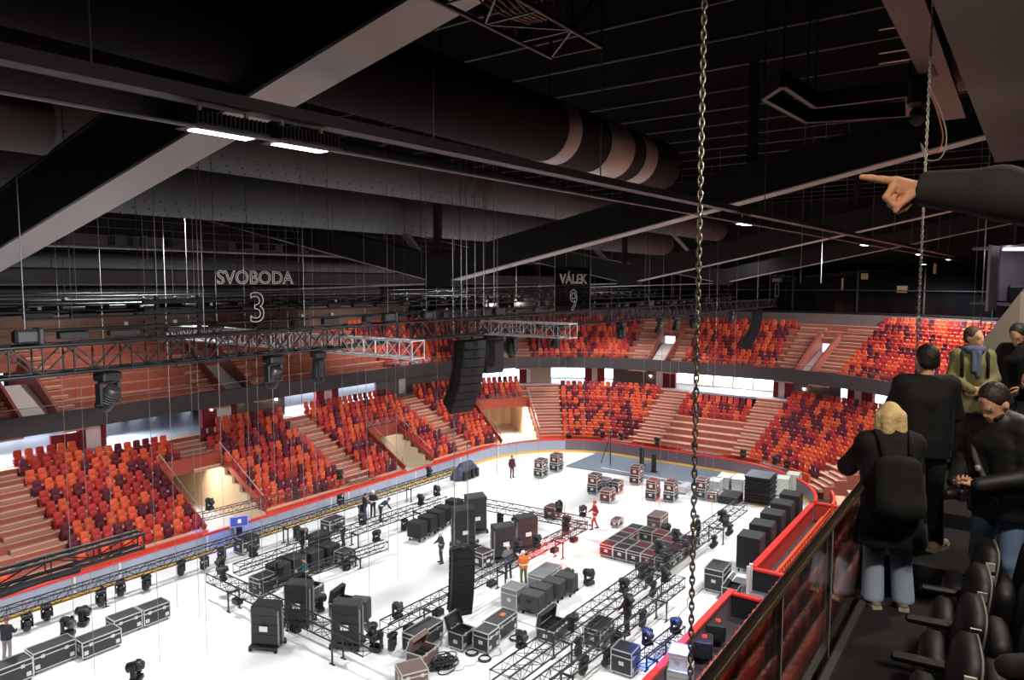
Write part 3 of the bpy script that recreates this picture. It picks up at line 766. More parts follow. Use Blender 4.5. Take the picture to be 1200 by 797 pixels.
# ================================================================ stand seats
SEATM = [mat('seat_orange', '#db5733', .7, var=.08), mat('seat_red', '#b32f2b', .7, var=.08), mat('seat_maroon', '#5e182a', .75, var=.1)]
def seat_shape():
    """tip-up stand seat: padded rounded back and folded cushion; front towards local -y"""
    m = MB()
    def pad(c, w, h, t, tilt):
        M = Matrix.Translation(c) @ Matrix.Rotation(tilt, 4, 'X'); out = []
        N = 12; ring = lambda k, e: [(k * w / 2 * abs(math.cos(a)) ** .45 * (1 if math.cos(a) > 0 else -1), e, k * h / 2 * abs(math.sin(a)) ** .45 * (1 if math.sin(a) > 0 else -1)) for a in [2 * PI * i / N + .26 for i in range(N)]]
        vs = ring(.86, -t / 2) + ring(1, -t * .2) + ring(1, t * .25) + ring(.9, t / 2); fs = []
        for j in range(3): fs += [(j * N + i, j * N + (i + 1) % N, (j + 1) * N + (i + 1) % N, (j + 1) * N + i) for i in range(N)]
        fs += [tuple(range(N))[::-1], tuple(range(3 * N, 4 * N))]
        m.add(vs, fs, 0, True, M)
    pad((0, .13, .66), .43, .50, .11, -.12)
    pad((0, -.02, .40), .41, .36, .10, -.10)
    for s in (-1, 1): m.box((s * .235, .05, .3), (.03, .22, .3)); m.box((s * .235, -.02, .52), (.035, .26, .03))
    m.box((0, .08, .12), (.4, .04, .24))
    return m
seat_meshes = [seat_shape().mesh('stand_seat', [sm]) for sm in SEATM]
SEATS = []          # (pos, rz, colour, s, row, index in row, block, tier)
def arc_factor(s, o):
    a = Vector(fr(s - .05, o)); b = Vector(fr(s + .05, o)); return (b - a).length / .1
def fill(block, s0, s1, k0, k1, upper=False, pitch=.56):
    for k in range(k0, k1 + 1):
        o = (up_o(k) if upper else row_o(k)) + .42; z = up_z(k) if upper else row_z(k)
        s = s0 + .28; n = 0
        while s < s1 - .2:
            n += 1
            t = tang(s); x, y = fr(s, o); c = random.choices((0, 1, 2), (.36, .36, .28))[0]
            SEATS.append(((x, y, z), math.atan2(t.y, t.x), c, k, n, block, upper))
            s += pitch / max(.5, arc_factor(s, o))
random.seed(21)
B = {'a': 'block at the left edge', 'b': 'block left of the timber tunnel', 'c': 'block right of the timber tunnel', 'd': 'block around the second tunnel', 'e': 'corner block behind the hanging speakers',
     'f': 'far block at middle of the end stand', 'g': 'short far block above bare steps', 'h': 'far right block of the lower stand', 'i': 'stand behind the glass'}
fill('a', 3, 13.0, 0, 9); fill('b', 15.3, 22, 0, 5); fill('b', 15.3, 23.9, 6, 8)
fill('b', 15.3, 19, 9, 9)
fill('c', 26.1, 33.1, 0, 5); fill('c', 25.9, 33.1, 6, 8); fill('c', 27.5, 33.1, 9, 9)
fill('d', 35, 38.1, 0, 4); fill('d', 41.5, 44.9, 0, 4); fill('d', 35, 44.9, 5, 9)
fill('e', 46.9, 50.9, 0, 5); fill('e', 46.9, 56.0, 6, 9)
fill('f', 58.8, 66.9, 0, 8); fill('g', 69.5, 75.6, 5, 7); fill('h', 77.7, 86.1, 0, 9)
fill('i', 96.5, 109, 2, 8); fill('i', 110, 135, 0, 8)
fill('u', 44.5, 53, 0, 7, True); fill('u', 56.8, 64.1, 0, 7, True); fill('u', 68.4, 76.8, 0, 7, True); fill('u', 80.7, 98, 0, 8, True)
SEATS = [q for q in SEATS if 0 <= proj((q[0][0], q[0][1], q[0][2] + .6))[0] <= 1200 and proj(q[0])[1] < 800 or (q[5] == 'i' and proj(q[0])[2] > 0 and 600 < proj(q[0])[0] < 1250 and proj(q[0])[1] < 900)]
NEAR = sorted([q for q in SEATS if q[5] in 'abcdefgh' or (q[5] == 'i' and 820 < proj(q[0])[0] < 1015 and q[0][1] > 3.2)], key=lambda q: proj(q[0])[2])[:300]
ns = set(id(q) for q in NEAR)
CN = ['orange', 'red', 'dark maroon']
for pos, rz, c, k, n, b, up in NEAR:
    o = bpy.data.objects.new('stand_seat', seat_meshes[c]); COL.objects.link(o); o.location = pos; o.rotation_euler = (0, 0, rz)
    tag(o, ('%s seat, %s row up, %s from the far end, %s' if b == 'i' else '%s seat, %s row up, %s from left, %s') % (CN[c], ORD[k + 1], ORD[n] if n < len(ORD) else 'number %d' % n, B[b]), 'seat', 'tip-up seats of the lower stand')
rest = MB(); base = [(np.array([v.co[:] for v in me.vertices]), [tuple(p.vertices) for p in me.polygons]) for me in seat_meshes[:1]][0]
low = MB(); low.box((0, .13, .66), (.43, .12, .50), bev=.07); low.box((0, -.02, .40), (.41, .12, .36), bev=.05); low.box((0, .06, .14), (.5, .05, .28))
restq = [q for q in SEATS if id(q) not in ns]
for pos, rz, c, k, n, b, up in restq:
    rest.add(low.v, low.f, c, False, Matrix.Translation(pos) @ rotz(rz))
o = rest.build('stand_seat', SEATM); tag(o, 'all the remaining red, orange and maroon seats of the stands', 'seat', kind='stuff')
# orange posts and rails on the empty upper steps at left
posts = MB()
t = thing('crush_rail', 'orange red rails on the empty upper steps at left', 'railing', P3(14, up_o(0), up_z(0)))
loc = Vector(t.location)
for k in range(0, 7, 2):
    pr = None; posts = MB()
    for s in steps_s(6, 43, .9):
        if any(a - 1.4 < s < b + 1.4 for a, b in UV):
            pr = None
            if posts.v: posts.build('rail', ORAN, t); posts = MB()
            continue
        p = Vector(P3(s, up_o(k) + .2, up_z(k))) - loc; posts.tube(p, p + Vector((0, 0, .72)), .022, 5)
        if pr is not None: posts.tube(pr + Vector((0, 0, .72)), p + Vector((0, 0, .72)), .022, 5)
        pr = p
    if posts.v: posts.build('rail', ORAN, t)
t = thing('back_rail', 'long red railing along the beige wall above the empty steps', 'railing', P3(14, BO + .3, 11.15)); loc = Vector(t.location); m = MB()
for s in steps_s(-4, 44, 1.4):
    p = Vector(P3(s, BO + .3, 11.15)) - loc; m.tube(p, p + Vector((0, 0, 1.0)), .018, 5)
for z in (.5, 1.0): m.path([Vector(P3(s, BO + .3, 11.15 + z)) - loc for s in steps_s(-4, 44, 2)], .018, 5)
m.build('rail', mat('rail_red', '#a8432f', .5), t)
# steel handrails beside the tunnels
for i, (a, b, k) in enumerate(VOMS[:3]):
    for s, w in ((a, 'left'), (b, 'right')):
        q = Vector(P3(s, row_o(k + 1), row_z(k + 1) + 1.15)); p = Vector(P3(s, O0 + .2, Z0 + 1.0)); t = thing('handrail', 'pale steel handrail on the %s side of the %s tunnel from the left' % (w, ORD[i + 1]), 'handrail', (p.x, p.y, 0)); loc = Vector(t.location)
        m = MB(); m.tube(p - loc, q - loc, .03, 6); m.build('rail', mat('rail_pale', '#c9c4c0', .35, .5), t)
        for f in (0, .5, 1):
            m = MB(); c = p.lerp(q, f); m.tube(c - loc, c - loc - Vector((0, 0, 1.0)), .02, 5); m.build('post', GREYM, t)
    m = MB(); s0 = Vector(P3(a, row_o(k + 1) + .02, row_z(k + 1) + .55)); s1 = Vector(P3(b, row_o(k + 1) + .02, row_z(k + 1) + .55)); m.bar(s0 + Vector((0, 0, .25)), s1 + Vector((0, 0, .25)), .015, .5); struct('window_%d' % (20 + i), m, GLASS)
# ================================================================ walkway on the right and its balustrade
FZ = 12.35
LV = [(-3, 6.75, FZ), (6.75, 8.0, 12.62), (8.0, 16, 12.75)]
m = MB()
for x0, x1, z in LV: m.box(((x0 + x1) / 2, -1.6, z - .25), (x1 - x0, 5.2, .5))
struct('walkway_floor', m, CARPET)
m = MB(); m.box((6, 1.0, 11.9), (20, .1, .9)); m.box((4, .93, FZ + .02), (14, .05, .05)); struct('walkway_edge', m, mat('edge_metal', '#6d6a68', .4, .5))
YR = .985
t = thing('balustrade', 'frameless glass balustrade with dark handrail beside the walkway', 'balustrade', (2, YR, FZ))
m = MB(); m.box((5.6, 0, 1.0), (15, .05, .045), bev=.012); m.build('handrail', mat('handrail_dark', '#2b211b', .3, var=.2), t)
m = MB(); m.box((5.6, -.027, .99), (15, .006, .03)); m.build('handrail_edge', mat('handrail_brass', '#8a7456', .35, .6), t)
xs = [-1.5] + [at_y(px, py, YR).x for px, py in ((914, 760), (972, 700), (1010, 640), (1026, 600))]
xs += [xs[-1] + 1.6 * i for i in range(1, 6)]
for a, b in zip(xs, xs[1:]):
    m = MB(); m.box(((a + b) / 2 - 2, 0, .49), (b - a - .02, .016, .96)); m.build('glass_pane', GLASSR, t)
for x in xs[1:]:
    m = MB(); m.box((x - 2, 0, .49), (.014, .02, .96)); m.build('pane_edge', mat('edge_pale', '#a8aaa4', .3, var=.05), t)
# dark roof soffit and steel beam at the top right
m = MB()
a, b = at_z(1092, 0, 17), at_z(1166, 190, 17)
d = (b - a).normalized(); a = a - d * 6
m.prism([(a.x, a.y), (b.x, b.y), (b.x, b.y - 9), (a.x, a.y - 9)], 17, 17.3); struct('soffit', m, mat('soffit_grey', '#5a5652', .7, var=.05))
a, b = at_z(1060, 0, 17.6), at_z(1118, 138, 17.6); d = (b - a).normalized()
m = MB(); m.bar(a - d * 4, b, .32, .05); m.bar(a - d * 4 + Vector((0, 0, .2)), b + Vector((0, 0, .2)), .06, .4); m.bar(a - d * 4 + Vector((0, 0, .42)), b + Vector((0, 0, .42)), .32, .05)
struct('roof_beam', m, mat('beam_warm_grey', '#5c5250', .5, .3))
c = a + (b - a) * .45; m = MB(); m.box((0, 0, -.03), (.5, .05, .01), rz=math.atan2(d.y, d.x)); o = struct('beam_slot', m, BLACK); o.location = c
# dark plant frame with pipes left of the beam
for py, w in ((32, 'top'), (60, 'middle'), (72, 'bottom')):
    m = MB(); p, q = at_z(1030, py + 2, 17.9), at_z(1068, py - 4, 17.9); m.tube(p, q, .02, 6)
    tag(m.build('steel_pipe', STEEL, None, True), 'short bright steel pipe left of the grey roof beam, %s of three' % w, 'pipe')
m = MB()
p = [at_z(*q, 18.6) for q in ((918, 92), (955, 118), (1065, 104), (1065, 128), (945, 136), (895, 108))]
for i in range(6): m.bar(p[i], p[(i + 1) % 6], .1, .3)
for q in p: m.tube(q, (q.x, q.y, 23.1), .02, 5)
tag(m.build('plant_frame', mat('frame_dark', '#2c2c2e', .4, .3), None, True), 'dark angular steel frame under the roof near the pointing hand', 'frame')
c = at_z(1076, 108, 17.4); t = thing('chain_motor', 'black chain motor hanging under the roof beside the beam', 'hoist', c)
m = MB(); m.box((0, 0, 0), (.3, .22, .42), bev=.06); m.build('motor', BLACK, t); m = MB(); m.box((0, 0, -.3), (.2, .16, .22), bev=.05); m.build('chain_bag', mat('bag_black', '#0f0f10', .9), t)
m = MB(); m.tube((0, 0, .2), (0, 0, 5.5), .012, 5); m.build('hanger', STEEL, t)
for i, (dx, col, w) in enumerate(((0, '#b0623a', 'orange'), (.05, '#8d8a86', 'grey'))):
    m = MB(); pts = [at_d(*q, 7.2) for q in ((1088, 100), (1098 + 4 * i, 130), (1105 + 4 * i, 160), (1098 + 5 * i, 178 + 6 * i), (1086, 178 + 9 * i), (1079, 168))]
    sm = []
    for j in range(len(pts) - 1):
        q0, q1, q2, q3 = pts[max(0, j - 1)], pts[j], pts[j + 1], pts[min(len(pts) - 1, j + 2)]
        for f in range(6):
            u = f / 6; sm.append(.5 * ((2 * q1) + (q2 - q0) * u + (2 * q0 - 5 * q1 + 4 * q2 - q3) * u * u + (3 * q1 - q0 - 3 * q2 + q3) * u ** 3))
    m.path(sm + [pts[-1]], .007, 5); tag(m.build('loose_cable', mat('cable_' + w, col, .6), None, True), '%s cable loop hanging above the pointing arm' % w, 'cable')
# lit private box and sloping parapet behind the people
c = at_d(1186, 326, 13)
t = thing('glass_box', 'lit glass fronted room with pink ceiling strip at right edge', 'room', (c.x, c.y, c.z - .9)); M = rotz(-.62)
W2 = mat('room_wall', '#8d8b94', .7)
m = MB(); m.box((.6, -.3, 0), (.05, 2.6, 1.3)) if False else None
fx = at_d(1168, 326, 13) - c; gx = at_d(1225, 326, 13) - c; bx = at_d(1158, 326, 12.4) - c
m.bar((fx.x, fx.y, 1.95), (gx.x, gx.y, 1.95), 2.4, .06) if False else None
rv = (gx - fx).normalized(); dv = Vector((1, 0, 0))
m = MB(); m.bar(fx + dv * 1.6 + Vector((0, 0, .95)), gx + dv * 1.6 + Vector((0, 0, .95)), .06, 1.0); m.bar(fx + dv * .8 + Vector((0, 0, 1.5)), gx + dv * .8 + Vector((0, 0, 1.5)), 1.6, .05); m.bar(fx + dv * .8 + Vector((0, 0, .4)), gx + dv * .8 + Vector((0, 0, .4)), 1.6, .05); m.build('room_shell', W2, t)
m = MB(); m.bar(fx + Vector((0, 0, .95)), fx + rv * .75 + Vector((0, 0, .95)), .02, 1.0); m.bar(fx + rv * .8 + Vector((0, 0, .95)), gx + Vector((0, 0, .95)), .02, 1.0); m.build('glass_front', GLASS, t)
m = MB(); m.bar(bx + Vector((0, 0, .9)), fx + Vector((-.05, 0, .9)), .04, 1.15); m.build('side_panel', mat('side_blue_grey', '#9a9aa6', .5), t)
m = MB(); m.bar(fx + dv * .5 + rv * .1 + Vector((0, 0, 1.44)), gx + dv * .5 + Vector((0, 0, 1.44)), .08, .03); m.build('light_strip', emis('pink_strip', '#ffdff0', 14), t)
m = MB(); m.box(fx + rv * .5 + dv * .8 + Vector((0, 0, .6)), (.5, .5, .35), bev=.05); m.build('desk', BLACK, t)
m = MB(); m.box(fx + rv * .78 + Vector((0, 0, .95)), (.06, .06, 1.1)); m.build('mullion', BLACK, t)
m = MB(); m.tube(fx + rv * .3 + Vector((0, 0, 1.5)), fx + rv * .3 + Vector((0, 0, 6)), .05, 6); m.build('hanger', BLACK, t)
# sloping pale parapet of the stairs
p0, p1 = at_d(1146, 412, 10.4), at_d(1201, 342, 9.6)
m = MB(); q0, q1 = Vector((p0.x, p0.y, 12.75)), Vector((p1.x, p1.y, 12.75))
n = (q1 - q0).cross(Vector((0, 0, 1))).normalized() * .06
vs = [p0 - n, p1 - n, q1 - n, q0 - n, p0 + n, p1 + n, q1 + n, q0 + n]; m.add(vs, [(0, 1, 2, 3), (4, 7, 6, 5), (0, 4, 5, 1), (1, 5, 6, 2), (2, 6, 7, 3), (3, 7, 4, 0)])
struct('stair_parapet', m, mat('parapet_pale', '#b3aa9b', .6, var=.1))
m = MB(); m.tube(p0 - (p1 - p0) * .15 + Vector((0, 0, .03)), p1 + Vector((0, 0, .03)), .022, 6); m.tube(p0 - Vector((0, 0, -.03)), q0, .02, 6); tag(m.build('stair_rail', mat('rail_bright', '#c8c4be', .3, .5), None, True), 'pale stair handrail sloping up behind the people at right', 'handrail')
# black padded seats at the bottom right
PADM = mat('seat_black', '#0e0e10', .55, var=.15); PIPE = mat('seat_piping', '#8d8a84', .5)
def vip_seat(x, y, z, rz, label, arm=True):
    t = thing('padded_seat', label, 'seat', (x, y, z), rz, 'black padded seats by the walkway')
    def shell(w, h, th, M):
        m = MB(); N = 20; e = .5
        ring = lambda k, yy: [(k * w / 2 * abs(math.cos(a)) ** e * (1 if math.cos(a) > 0 else -1), yy, k * h / 2 * abs(math.sin(a)) ** e * (1 if math.sin(a) > 0 else -1)) for a in [2 * PI * i / N for i in range(N)]]
        vs = ring(.85, -th / 2) + ring(1, -th * .25) + ring(1, th * .25) + ring(.85, th / 2); fs = []
        for j in range(3): fs += [(j * N + i, j * N + (i + 1) % N, (j + 1) * N + (i + 1) % N, (j + 1) * N + i) for i in range(N)]
        fs += [tuple(range(N))[::-1], tuple(range(3 * N, 4 * N))]
        m.add(vs, fs, 0, True, M); return m, [M @ Vector(v) for v in ring(1.0, -th * .25)]
    m, rg = shell(.5, .62, .12, Matrix.Translation((0, 0, .62)) @ Matrix.Rotation(.15, 4, 'X')); m.build('backrest', PADM, t)
    p = MB(); p.path(rg, .006, 5, 0, True); p.build('piping', PIPE, t)['label'] = 'pale piping round the backrest'
    m, rg = shell(.46, .42, .12, Matrix.Translation((0, .16, .46)) @ Matrix.Rotation(.1, 4, 'X')); m.build('seat', PADM, t)
    if arm:
        m = MB(); m.box((-.28, .18, .66), (.06, .36, .045), bev=.015); m.build('armrest', PADM, t)
        m = MB(); m.box((-.28, .12, .34), (.04, .06, .6)); m.box((-.28, .12, .02), (.08, .24, .04)); m.build('leg', BLACK, t)
        m = MB(); m.box((-.262, -.02, .86), (.014, .05, .05)); m.box((-.266, -.02, .79), (.014, .05, .03)); m.build('number_plate', WHITEM, t)['label'] = 'small white seat number plate'
    return t
for i, (px, py) in enumerate(((1127, 751), (1134, 703), (1142, 666), (1152, 636))):
    c = at_z(px, py, FZ + .93); vip_seat(c.x, c.y, FZ, .12, 'black padded seat with armrest beside the walkway, %s from the camera' % ORD[i + 1])
for i, (px, py) in enumerate(((1196, 738), (1194, 688), (1196, 636))):
    c = at_z(px, py, FZ + 1.02); vip_seat(c.x + .1, c.y - .06, FZ + .08, .12, 'black padded seat at right frame edge behind the front ones, %s from the camera' % ORD[i + 1], False)
# ================================================================ stage gear
CASE = mat('case_black', '#26262a', .5, var=.12); ALU = mat('case_edge', '#c9c8c4', .35, .6, var=.05); CASER = mat('case_maroon', '#5a1f24', .55, var=.12); CASEG = mat('case_grey', '#74777c', .5, var=.08)
CASEB = mat('case_brown', '#6b5650', .55, var=.1); CASEW = mat('case_pale', '#b9bcc0', .5, var=.06); RUB = mat('caster_rubber', '#1c1c1c', .7); FOAM = mat('case_foam', '#121214', .95); LABW = mat('paper_label', '#ece9e2', .7, var=0)
SPK = mat('speaker_black', '#161618', .6, var=.15); GRL = mat('speaker_grille', '#222226', .7, var=.2, scale=60); GRY = mat('speaker_grey', '#3c3a3a', .6, var=.1)
def flight_case(label, px, py, L, W, H, rz=0.0, body=CASE, lid=None, z=0.0, lab=False, group=None, pos=None, casters=True, name='flight_case'):
    p = pos if pos is not None else at_z(px, py, z)
    t = thing(name, label, 'case', (p.x, p.y, p.z), rz, group)
    zc = .13 if casters else .01
    H = H - zc; hl = H * .26 if lid is None else 0
    m = MB(); m.box((0, 0, zc + (H - hl) / 2), (L, W, H - hl)) if lid is None else None
    if lid is not None:
        for s in (-1, 1): m.box((0, s * (W / 2 - .02), zc + H / 2), (L, .04, H)); m.box((s * (L / 2 - .02), 0, zc + H / 2), (.04, W, H))
        m.box((0, 0, zc + .05), (L - .04, W - .04, .1))
    m.build('body', body, t)
    m = MB(); e = .035
    for sx in (-1, 1):
        for sy in (-1, 1): m.box((sx * L / 2, sy * W / 2, zc + H / 2), (e, e, H))
    for zz in ((zc, zc + H - hl, zc + H) if lid is None else (zc, zc + H)):
        for s in (-1, 1): m.box((0, s * W / 2, zz), (L, e, e)); m.box((s * L / 2, 0, zz), (e, W, e))
    m.build('edge_trim', ALU, t)['label'] = 'bright aluminium edge trim'
    if lid is None:
        m = MB(); m.box((0, 0, zc + H - hl / 2), (L - .01, W - .01, hl - .02)); m.build('lid', body, t)
    else:
        a = lid; M = Matrix.Translation((0, W / 2, zc + H)) @ Matrix.Rotation(a, 4, 'X')
        m = MB(); m.box((0, .02, .28), (L, .04, .56), M); m.box((-L / 2 + .02, -.08, .28), (.04, .18, .56), M); m.box((L / 2 - .02, -.08, .28), (.04, .18, .56), M); m.box((0, -.08, .56), (L, .18, .03), M)
        o = m.build('lid', body, t); m = MB()
        for s in (-1, 1): m.box((s * L / 2, .03, .28), (.035, .035, .58), M)
        m.box((0, .03, .58), (L, .035, .035), M); m.build('lid_trim', ALU, o)
        m = MB(); n = max(2, int(L / .28))
        for i in range(n): m.box((-L / 2 + .1 + (i + .5) * (L - .2) / n, 0, zc + H * .72), ((L - .2) / n - .05, W - .2, .1), bev=.02)
        m.build('contents', FOAM, t)
    for s in (-1, 1):
        for k in (-.28, .28):
            m = MB(); m.box((k * L, s * (W / 2 + .008), zc + (H - hl)), (.13, .02, .13)); m.build('latch', ALU, t)
            m = MB(); m.box((math.copysign(L / 2 - .14, k), s * (W / 2 + .006), zc + .17), (.16, .014, .16)); m.build('latch', ALU, t)
        m = MB(); m.box((s * (L / 2 + .008), 0, zc + H * .45), (.02, .2, .15)); m.build('handle', ALU, t)
    if casters:
        for sx in (-1, 1):
            for sy in (-1, 1):
                m = MB(); x, y = sx * (L / 2 - .1), sy * (W / 2 - .1); m.tube((x, y - .03, .055), (x, y + .03, .055), .055, 8); m.box((x, y, .11), (.1, .08, .03)); m.build('caster', RUB, t)
    if lab:
        m = MB(); m.box((0, -W / 2 - .006, zc + H * .38), (.24, .008, .16)); m.build('paper_label', LABW, t)
        m = MB(); m.box((-L / 2 - .006, 0, zc + H * .38), (.008, .24, .16)); m.build('paper_label', LABW, t)
    return t
fc = flight_case
fc('long black flight case, larger of the pair nearest the bottom left corner', 63, 778, 1.5, .75, .85, 0)
fc('black flight case cut off by the bottom left frame corner', 8, 803, 1.5, .75, .85, 0)
fc('long black flight case second from the bottom left corner in the row of four', 113, 764, 1.5, .75, .75, 0)
fc('black flight case third in the row of four at the left', 148, 740, 1.15, .75, .8, 0)
fc('black flight case farthest in the row of four at the left', 178, 729, 1.15, .75, .8, 0)
fc('square black flight case with white paper label beside the orderly row of cabinets', 400, 665, .8, .75, .85, .1, lab=True)
fc('long black flight case with bright edges, left of the low hanging speakers', 496, 757, 1.7, .75, .85, .05)
fc('open black flight case below the low hanging speaker column', 541, 758, .85, .75, .75, .05, lid=-.35)
fc('black rack case with open panel, in front of the orange marked case', 570, 761, .8, .75, .9, .05)
o = fc('long grey topped case with orange mark on its lid, right of low speakers', 586, 745, 1.5, .75, .85, .05)
m = MB(); m.box((.2, 0, .855), (.3, .22, .012)); m.build('orange_mark', mat('mark_orange', '#e0703a', .6), o)
fc('open case with pale lid standing up at the bottom, beside cable pile', 491, 783, 1.0, .8, .7, .1, CASEB, lid=.4)
fc('brown case in front of the pale open lid at the bottom edge', 487, 801, 1.0, .9, .75, -.5, CASEB)
fc('cube flight case beside the crouching person in black', 565, 664, .85, .85, .9, -.1, lab=True)
fc('wide grey case behind the four grey cabinets near the orange vest', 630, 682, 1.8, .9, .75, .05, CASEG)
fc('grey cube case left of the four grey cabinets', 608, 714, .85, .85, 1.05, .05, CASEG)
fc('open flight case showing rows of dark inserts, below the four cabinets', 648, 747, 1.35, .85, .6, .05, lid=.15)
fc('flight case under the truss between hanging lamps, right of centre bottom', 702, 753, 1.35, .75, .85, .05)
fc('tall square flight case near the blue lit truss at bottom right', 733, 787, .85, .85, 1.0, .05)
fc('brownish tall case standing alone right of the red case pack', 771, 622, 1.3, .85, 1.05, .05, CASEB)
fc('red lit case lying on the far cross truss', 648, 607, .9, .8, .8, .05, CASER)
fc('small red lit case behind the pack of many cases', 723, 617, .8, .5, .5, .05, CASER)
fc('open fronted tall case near the end of the big speaker row', 845, 690, 1.4, .9, 1.15, .05)
fc('low open case beside the red boards at right', 853, 699, .9, .7, .6, .05, lid=.5)
fc('black case open at top behind the two curved speaker stacks', 366, 706, 1.1, .7, .75, .2, lid=-1.4)
fc('open case left of the leaning grey speaker cabinet', 402, 722, 1.0, .8, .75, .3, lid=.2)
fc('dark case with cables heaped on top, left of teal vest person', 318, 691, 1.0, .8, .9, .05)
fc('dark case beside the monitor at the left boards', 298, 650, 1.1, .8, .9, .05)
fc('dark case under the truss near the left boards, right of the monitor', 383, 622, 1.2, .8, .9, .05)
fc('pale case on the floor near the stage deck end', 803, 576, 1.6, .6, .5, .05, CASEW)
# stacked pairs on the far half: a case with a maroon case on top
PAIRS = [(634, 559, 'left pair near the standing person far away'), (652, 552, 'second pair from left by the far boards'), (697, 578, 'pair in front of the left stage deck edge'), (746, 567, 'pair standing on the grey deck'), (765, 585, 'first pair in front of the deck'), (786, 587, 'second pair in front of the deck'), (824, 584, 'pair just right of the hanging chain')]
for px, py, w in PAIRS:
    b = fc('lower black flight case, %s' % w, px, py, .95, .75, .75, .05, group='stacked flight cases on the far half')
    p = Vector(b.location) + Vector((0, 0, .76)); fc('upper maroon flight case, %s' % w, 0, 0, .85, .7, .65, .05, CASER, pos=p, lab=True, casters=False, group='stacked flight cases on the far half')
for px, py, w, c in ((712, 588, 'pinkish case left of three in front of the deck pair', CASER), (722, 577, 'case right of the pinkish one in front of the deck', CASE), (708, 574, 'grey lidded case behind the pinkish one', CASEG), (541, 606, 'case with pink label behind the far truss end', CASEG), (556, 600, 'case right beside the red one by the left boards', CASEB)):
    fc(w, px, py, .9, .75, .85, .05, c)
# pack of cases pushed together, right of the red person
g0 = at_z(702, 652, 0); gx = Vector((.82, 0, 0)); gy = Vector((0, -.82, 0))
COLN = ['front', 'second', 'third', 'fourth', 'rear']
for i in range(5):
    for j in range(5):
        if (i in (2, 3) and j in (1, 2)): continue
        p = g0 + gx * (i + .5) + gy * (j + .5)
        fc('black topped case in the pushed together pack, %s row, %s from left' % (COLN[i], ORD[j + 1]), 0, 0, .78, .78, .72, 0, CASE if (i + j) % 3 else CASER, pos=p, group='pack of cases pushed together on the rink')
# ---------------------------------------------------------------- loudspeakers
def cabinet(label, px, py, L, W, H, rz=0, body=SPK, pos=None, group=None, name='speaker_cabinet'):
    p = pos if pos is not None else at_z(px, py, 0)
    t = thing(name, label, 'speaker', p, rz, group)
    m = MB(); m.box((0, 0, H / 2 + .12), (L, W, H - .12 - .12), bev=.03); m.build('cabinet_body', body, t)
    m = MB(); m.box((0, -W / 2 - .012, H / 2 + .12), (L - .08, .03, H - .34)); m.build('grille', GRL, t)
    for k in (.3, .7):
        m = MB(); m.box((-L / 2 - .01, 0, H * k), (.03, .22, .1)); m.build('handle', BLACK, t)
    for sx in (-1, 1):
        for sy in (-1, 1):
            m = MB(); x, y = sx * (L / 2 - .12), sy * (W / 2 - .12); m.tube((x, y - .03, .06), (x, y + .03, .06), .06, 8); m.box((x, y, .12), (.1, .08, .03)); m.build('caster', RUB, t)
    return t
p0, p1 = at_z(879, 668, 0), at_z(926, 613, 0)
for i in range(5):
    p = p0.lerp(p1, i / 4); cabinet('tall black subwoofer on wheels along the right boards, %s from the camera' % ORD[i + 1], 0, 0, 1.25, 1.15, 1.95, .05, pos=p, group='tall subwoofers along the right boards')
p0, p1 = at_z(489, 633, 0), at_z(534, 606, 0)
for i in range(5):
    p = p0.lerp(p1, i / 4); cabinet('black cabinet with open top in the row near centre left, %s from the left' % ORD[i + 1], 0, 0, .75, .95, 1.15, .1, pos=p, group='row of black cabinets centre left')
p0, p1 = at_z(618, 717, 0), at_z(663, 696, 0)
for i in range(4):
    p = p0.lerp(p1, i / 3); cabinet('grey black cabinet on a pallet right of centre, %s from the left' % ORD[i + 1], 0, 0, .72, .95, 1.0, .1, GRY, p, 'four cabinets on a pallet')
p0, p1 = at_z(318, 690, 0), at_z(384, 652, 0)
for i in range(5):
    p = p0.lerp(p1, (i + .9) / 5); cabinet('dark cabinet in the row beside the teal vest person, %s from the left' % ORD[i + 1], 0, 0, .9, .9, 1.1, .1, pos=p, group='row of dark cabinets at left')
cabinet('leaning grey speaker cabinet right of the open case at left', 422, 732, .6, .8, 1.2, .4, GRY)
def array(t, n, w, d, h, a0, da):
    """hung column of wedge cabinets, front towards local -y; each cabinet turned da further down"""
    pt = Vector((0, 0, 0)); a = a0
    for i in range(n):
        M = Matrix.Translation(pt) @ Matrix.Rotation(a, 4, 'X'); m = MB()
        m.prism([(-w / 2, -d / 2), (w / 2, -d / 2), (w * .42, d / 2), (-w * .42, d / 2)], -h + .008, 0, M); c = m.build('cabinet', mat('hung_black', '#0b0b0d', .6, var=.1), t)
        m = MB(); m.box((0, -d / 2 - .012, -h / 2), (w - .05, .024, h - .015), M); m.build('grille', mat('hung_grille', '#0e0e10', .8, var=.1), c)
        m = MB()
        for s in (-1, 1): m.box((s * (w / 2 - .03), d * .2, -h / 2), (.06, .05, h * .8), M); m.box((s * w * .47, -d * .1, -h / 2), (.03, .12, .08), M)
        m.build('rigging', mat('rigging_dark', '#232326', .5, .4), c)
        pt = M @ Vector((0, 0, -h)); a += da
    return pt
def hung_array(label, top, n, w, d, h, rz, a0, da, wires=2):
    t = thing('hanging_speakers', label, 'speaker', top, rz)
    m = MB(); m.box((0, 0, .12), (w * .8, .12, .1)); m.box((0, .1, .12), (.12, d * 1.3, .1)); m.box((0, -d * .3, .12), (w, .08, .08)); m.build('rigging_frame', DARK, t)
    for s in (-.3, .3)[:wires]:
        m = MB(); m.tube((s * w, 0, .15), (s * w, 0, 22.9 - top.z), .018, 6); m.build('lift_chain', STEEL, t)
    array(t, n, w, d, h, a0, da); return t
c = at_y(549, 399, 17.9)
hung_array('large curved black speaker column hanging below the long truss', c, 9, 1.15, .75, .33, -.25, 0, .075)
c = at_y(573, 391, 18.6)
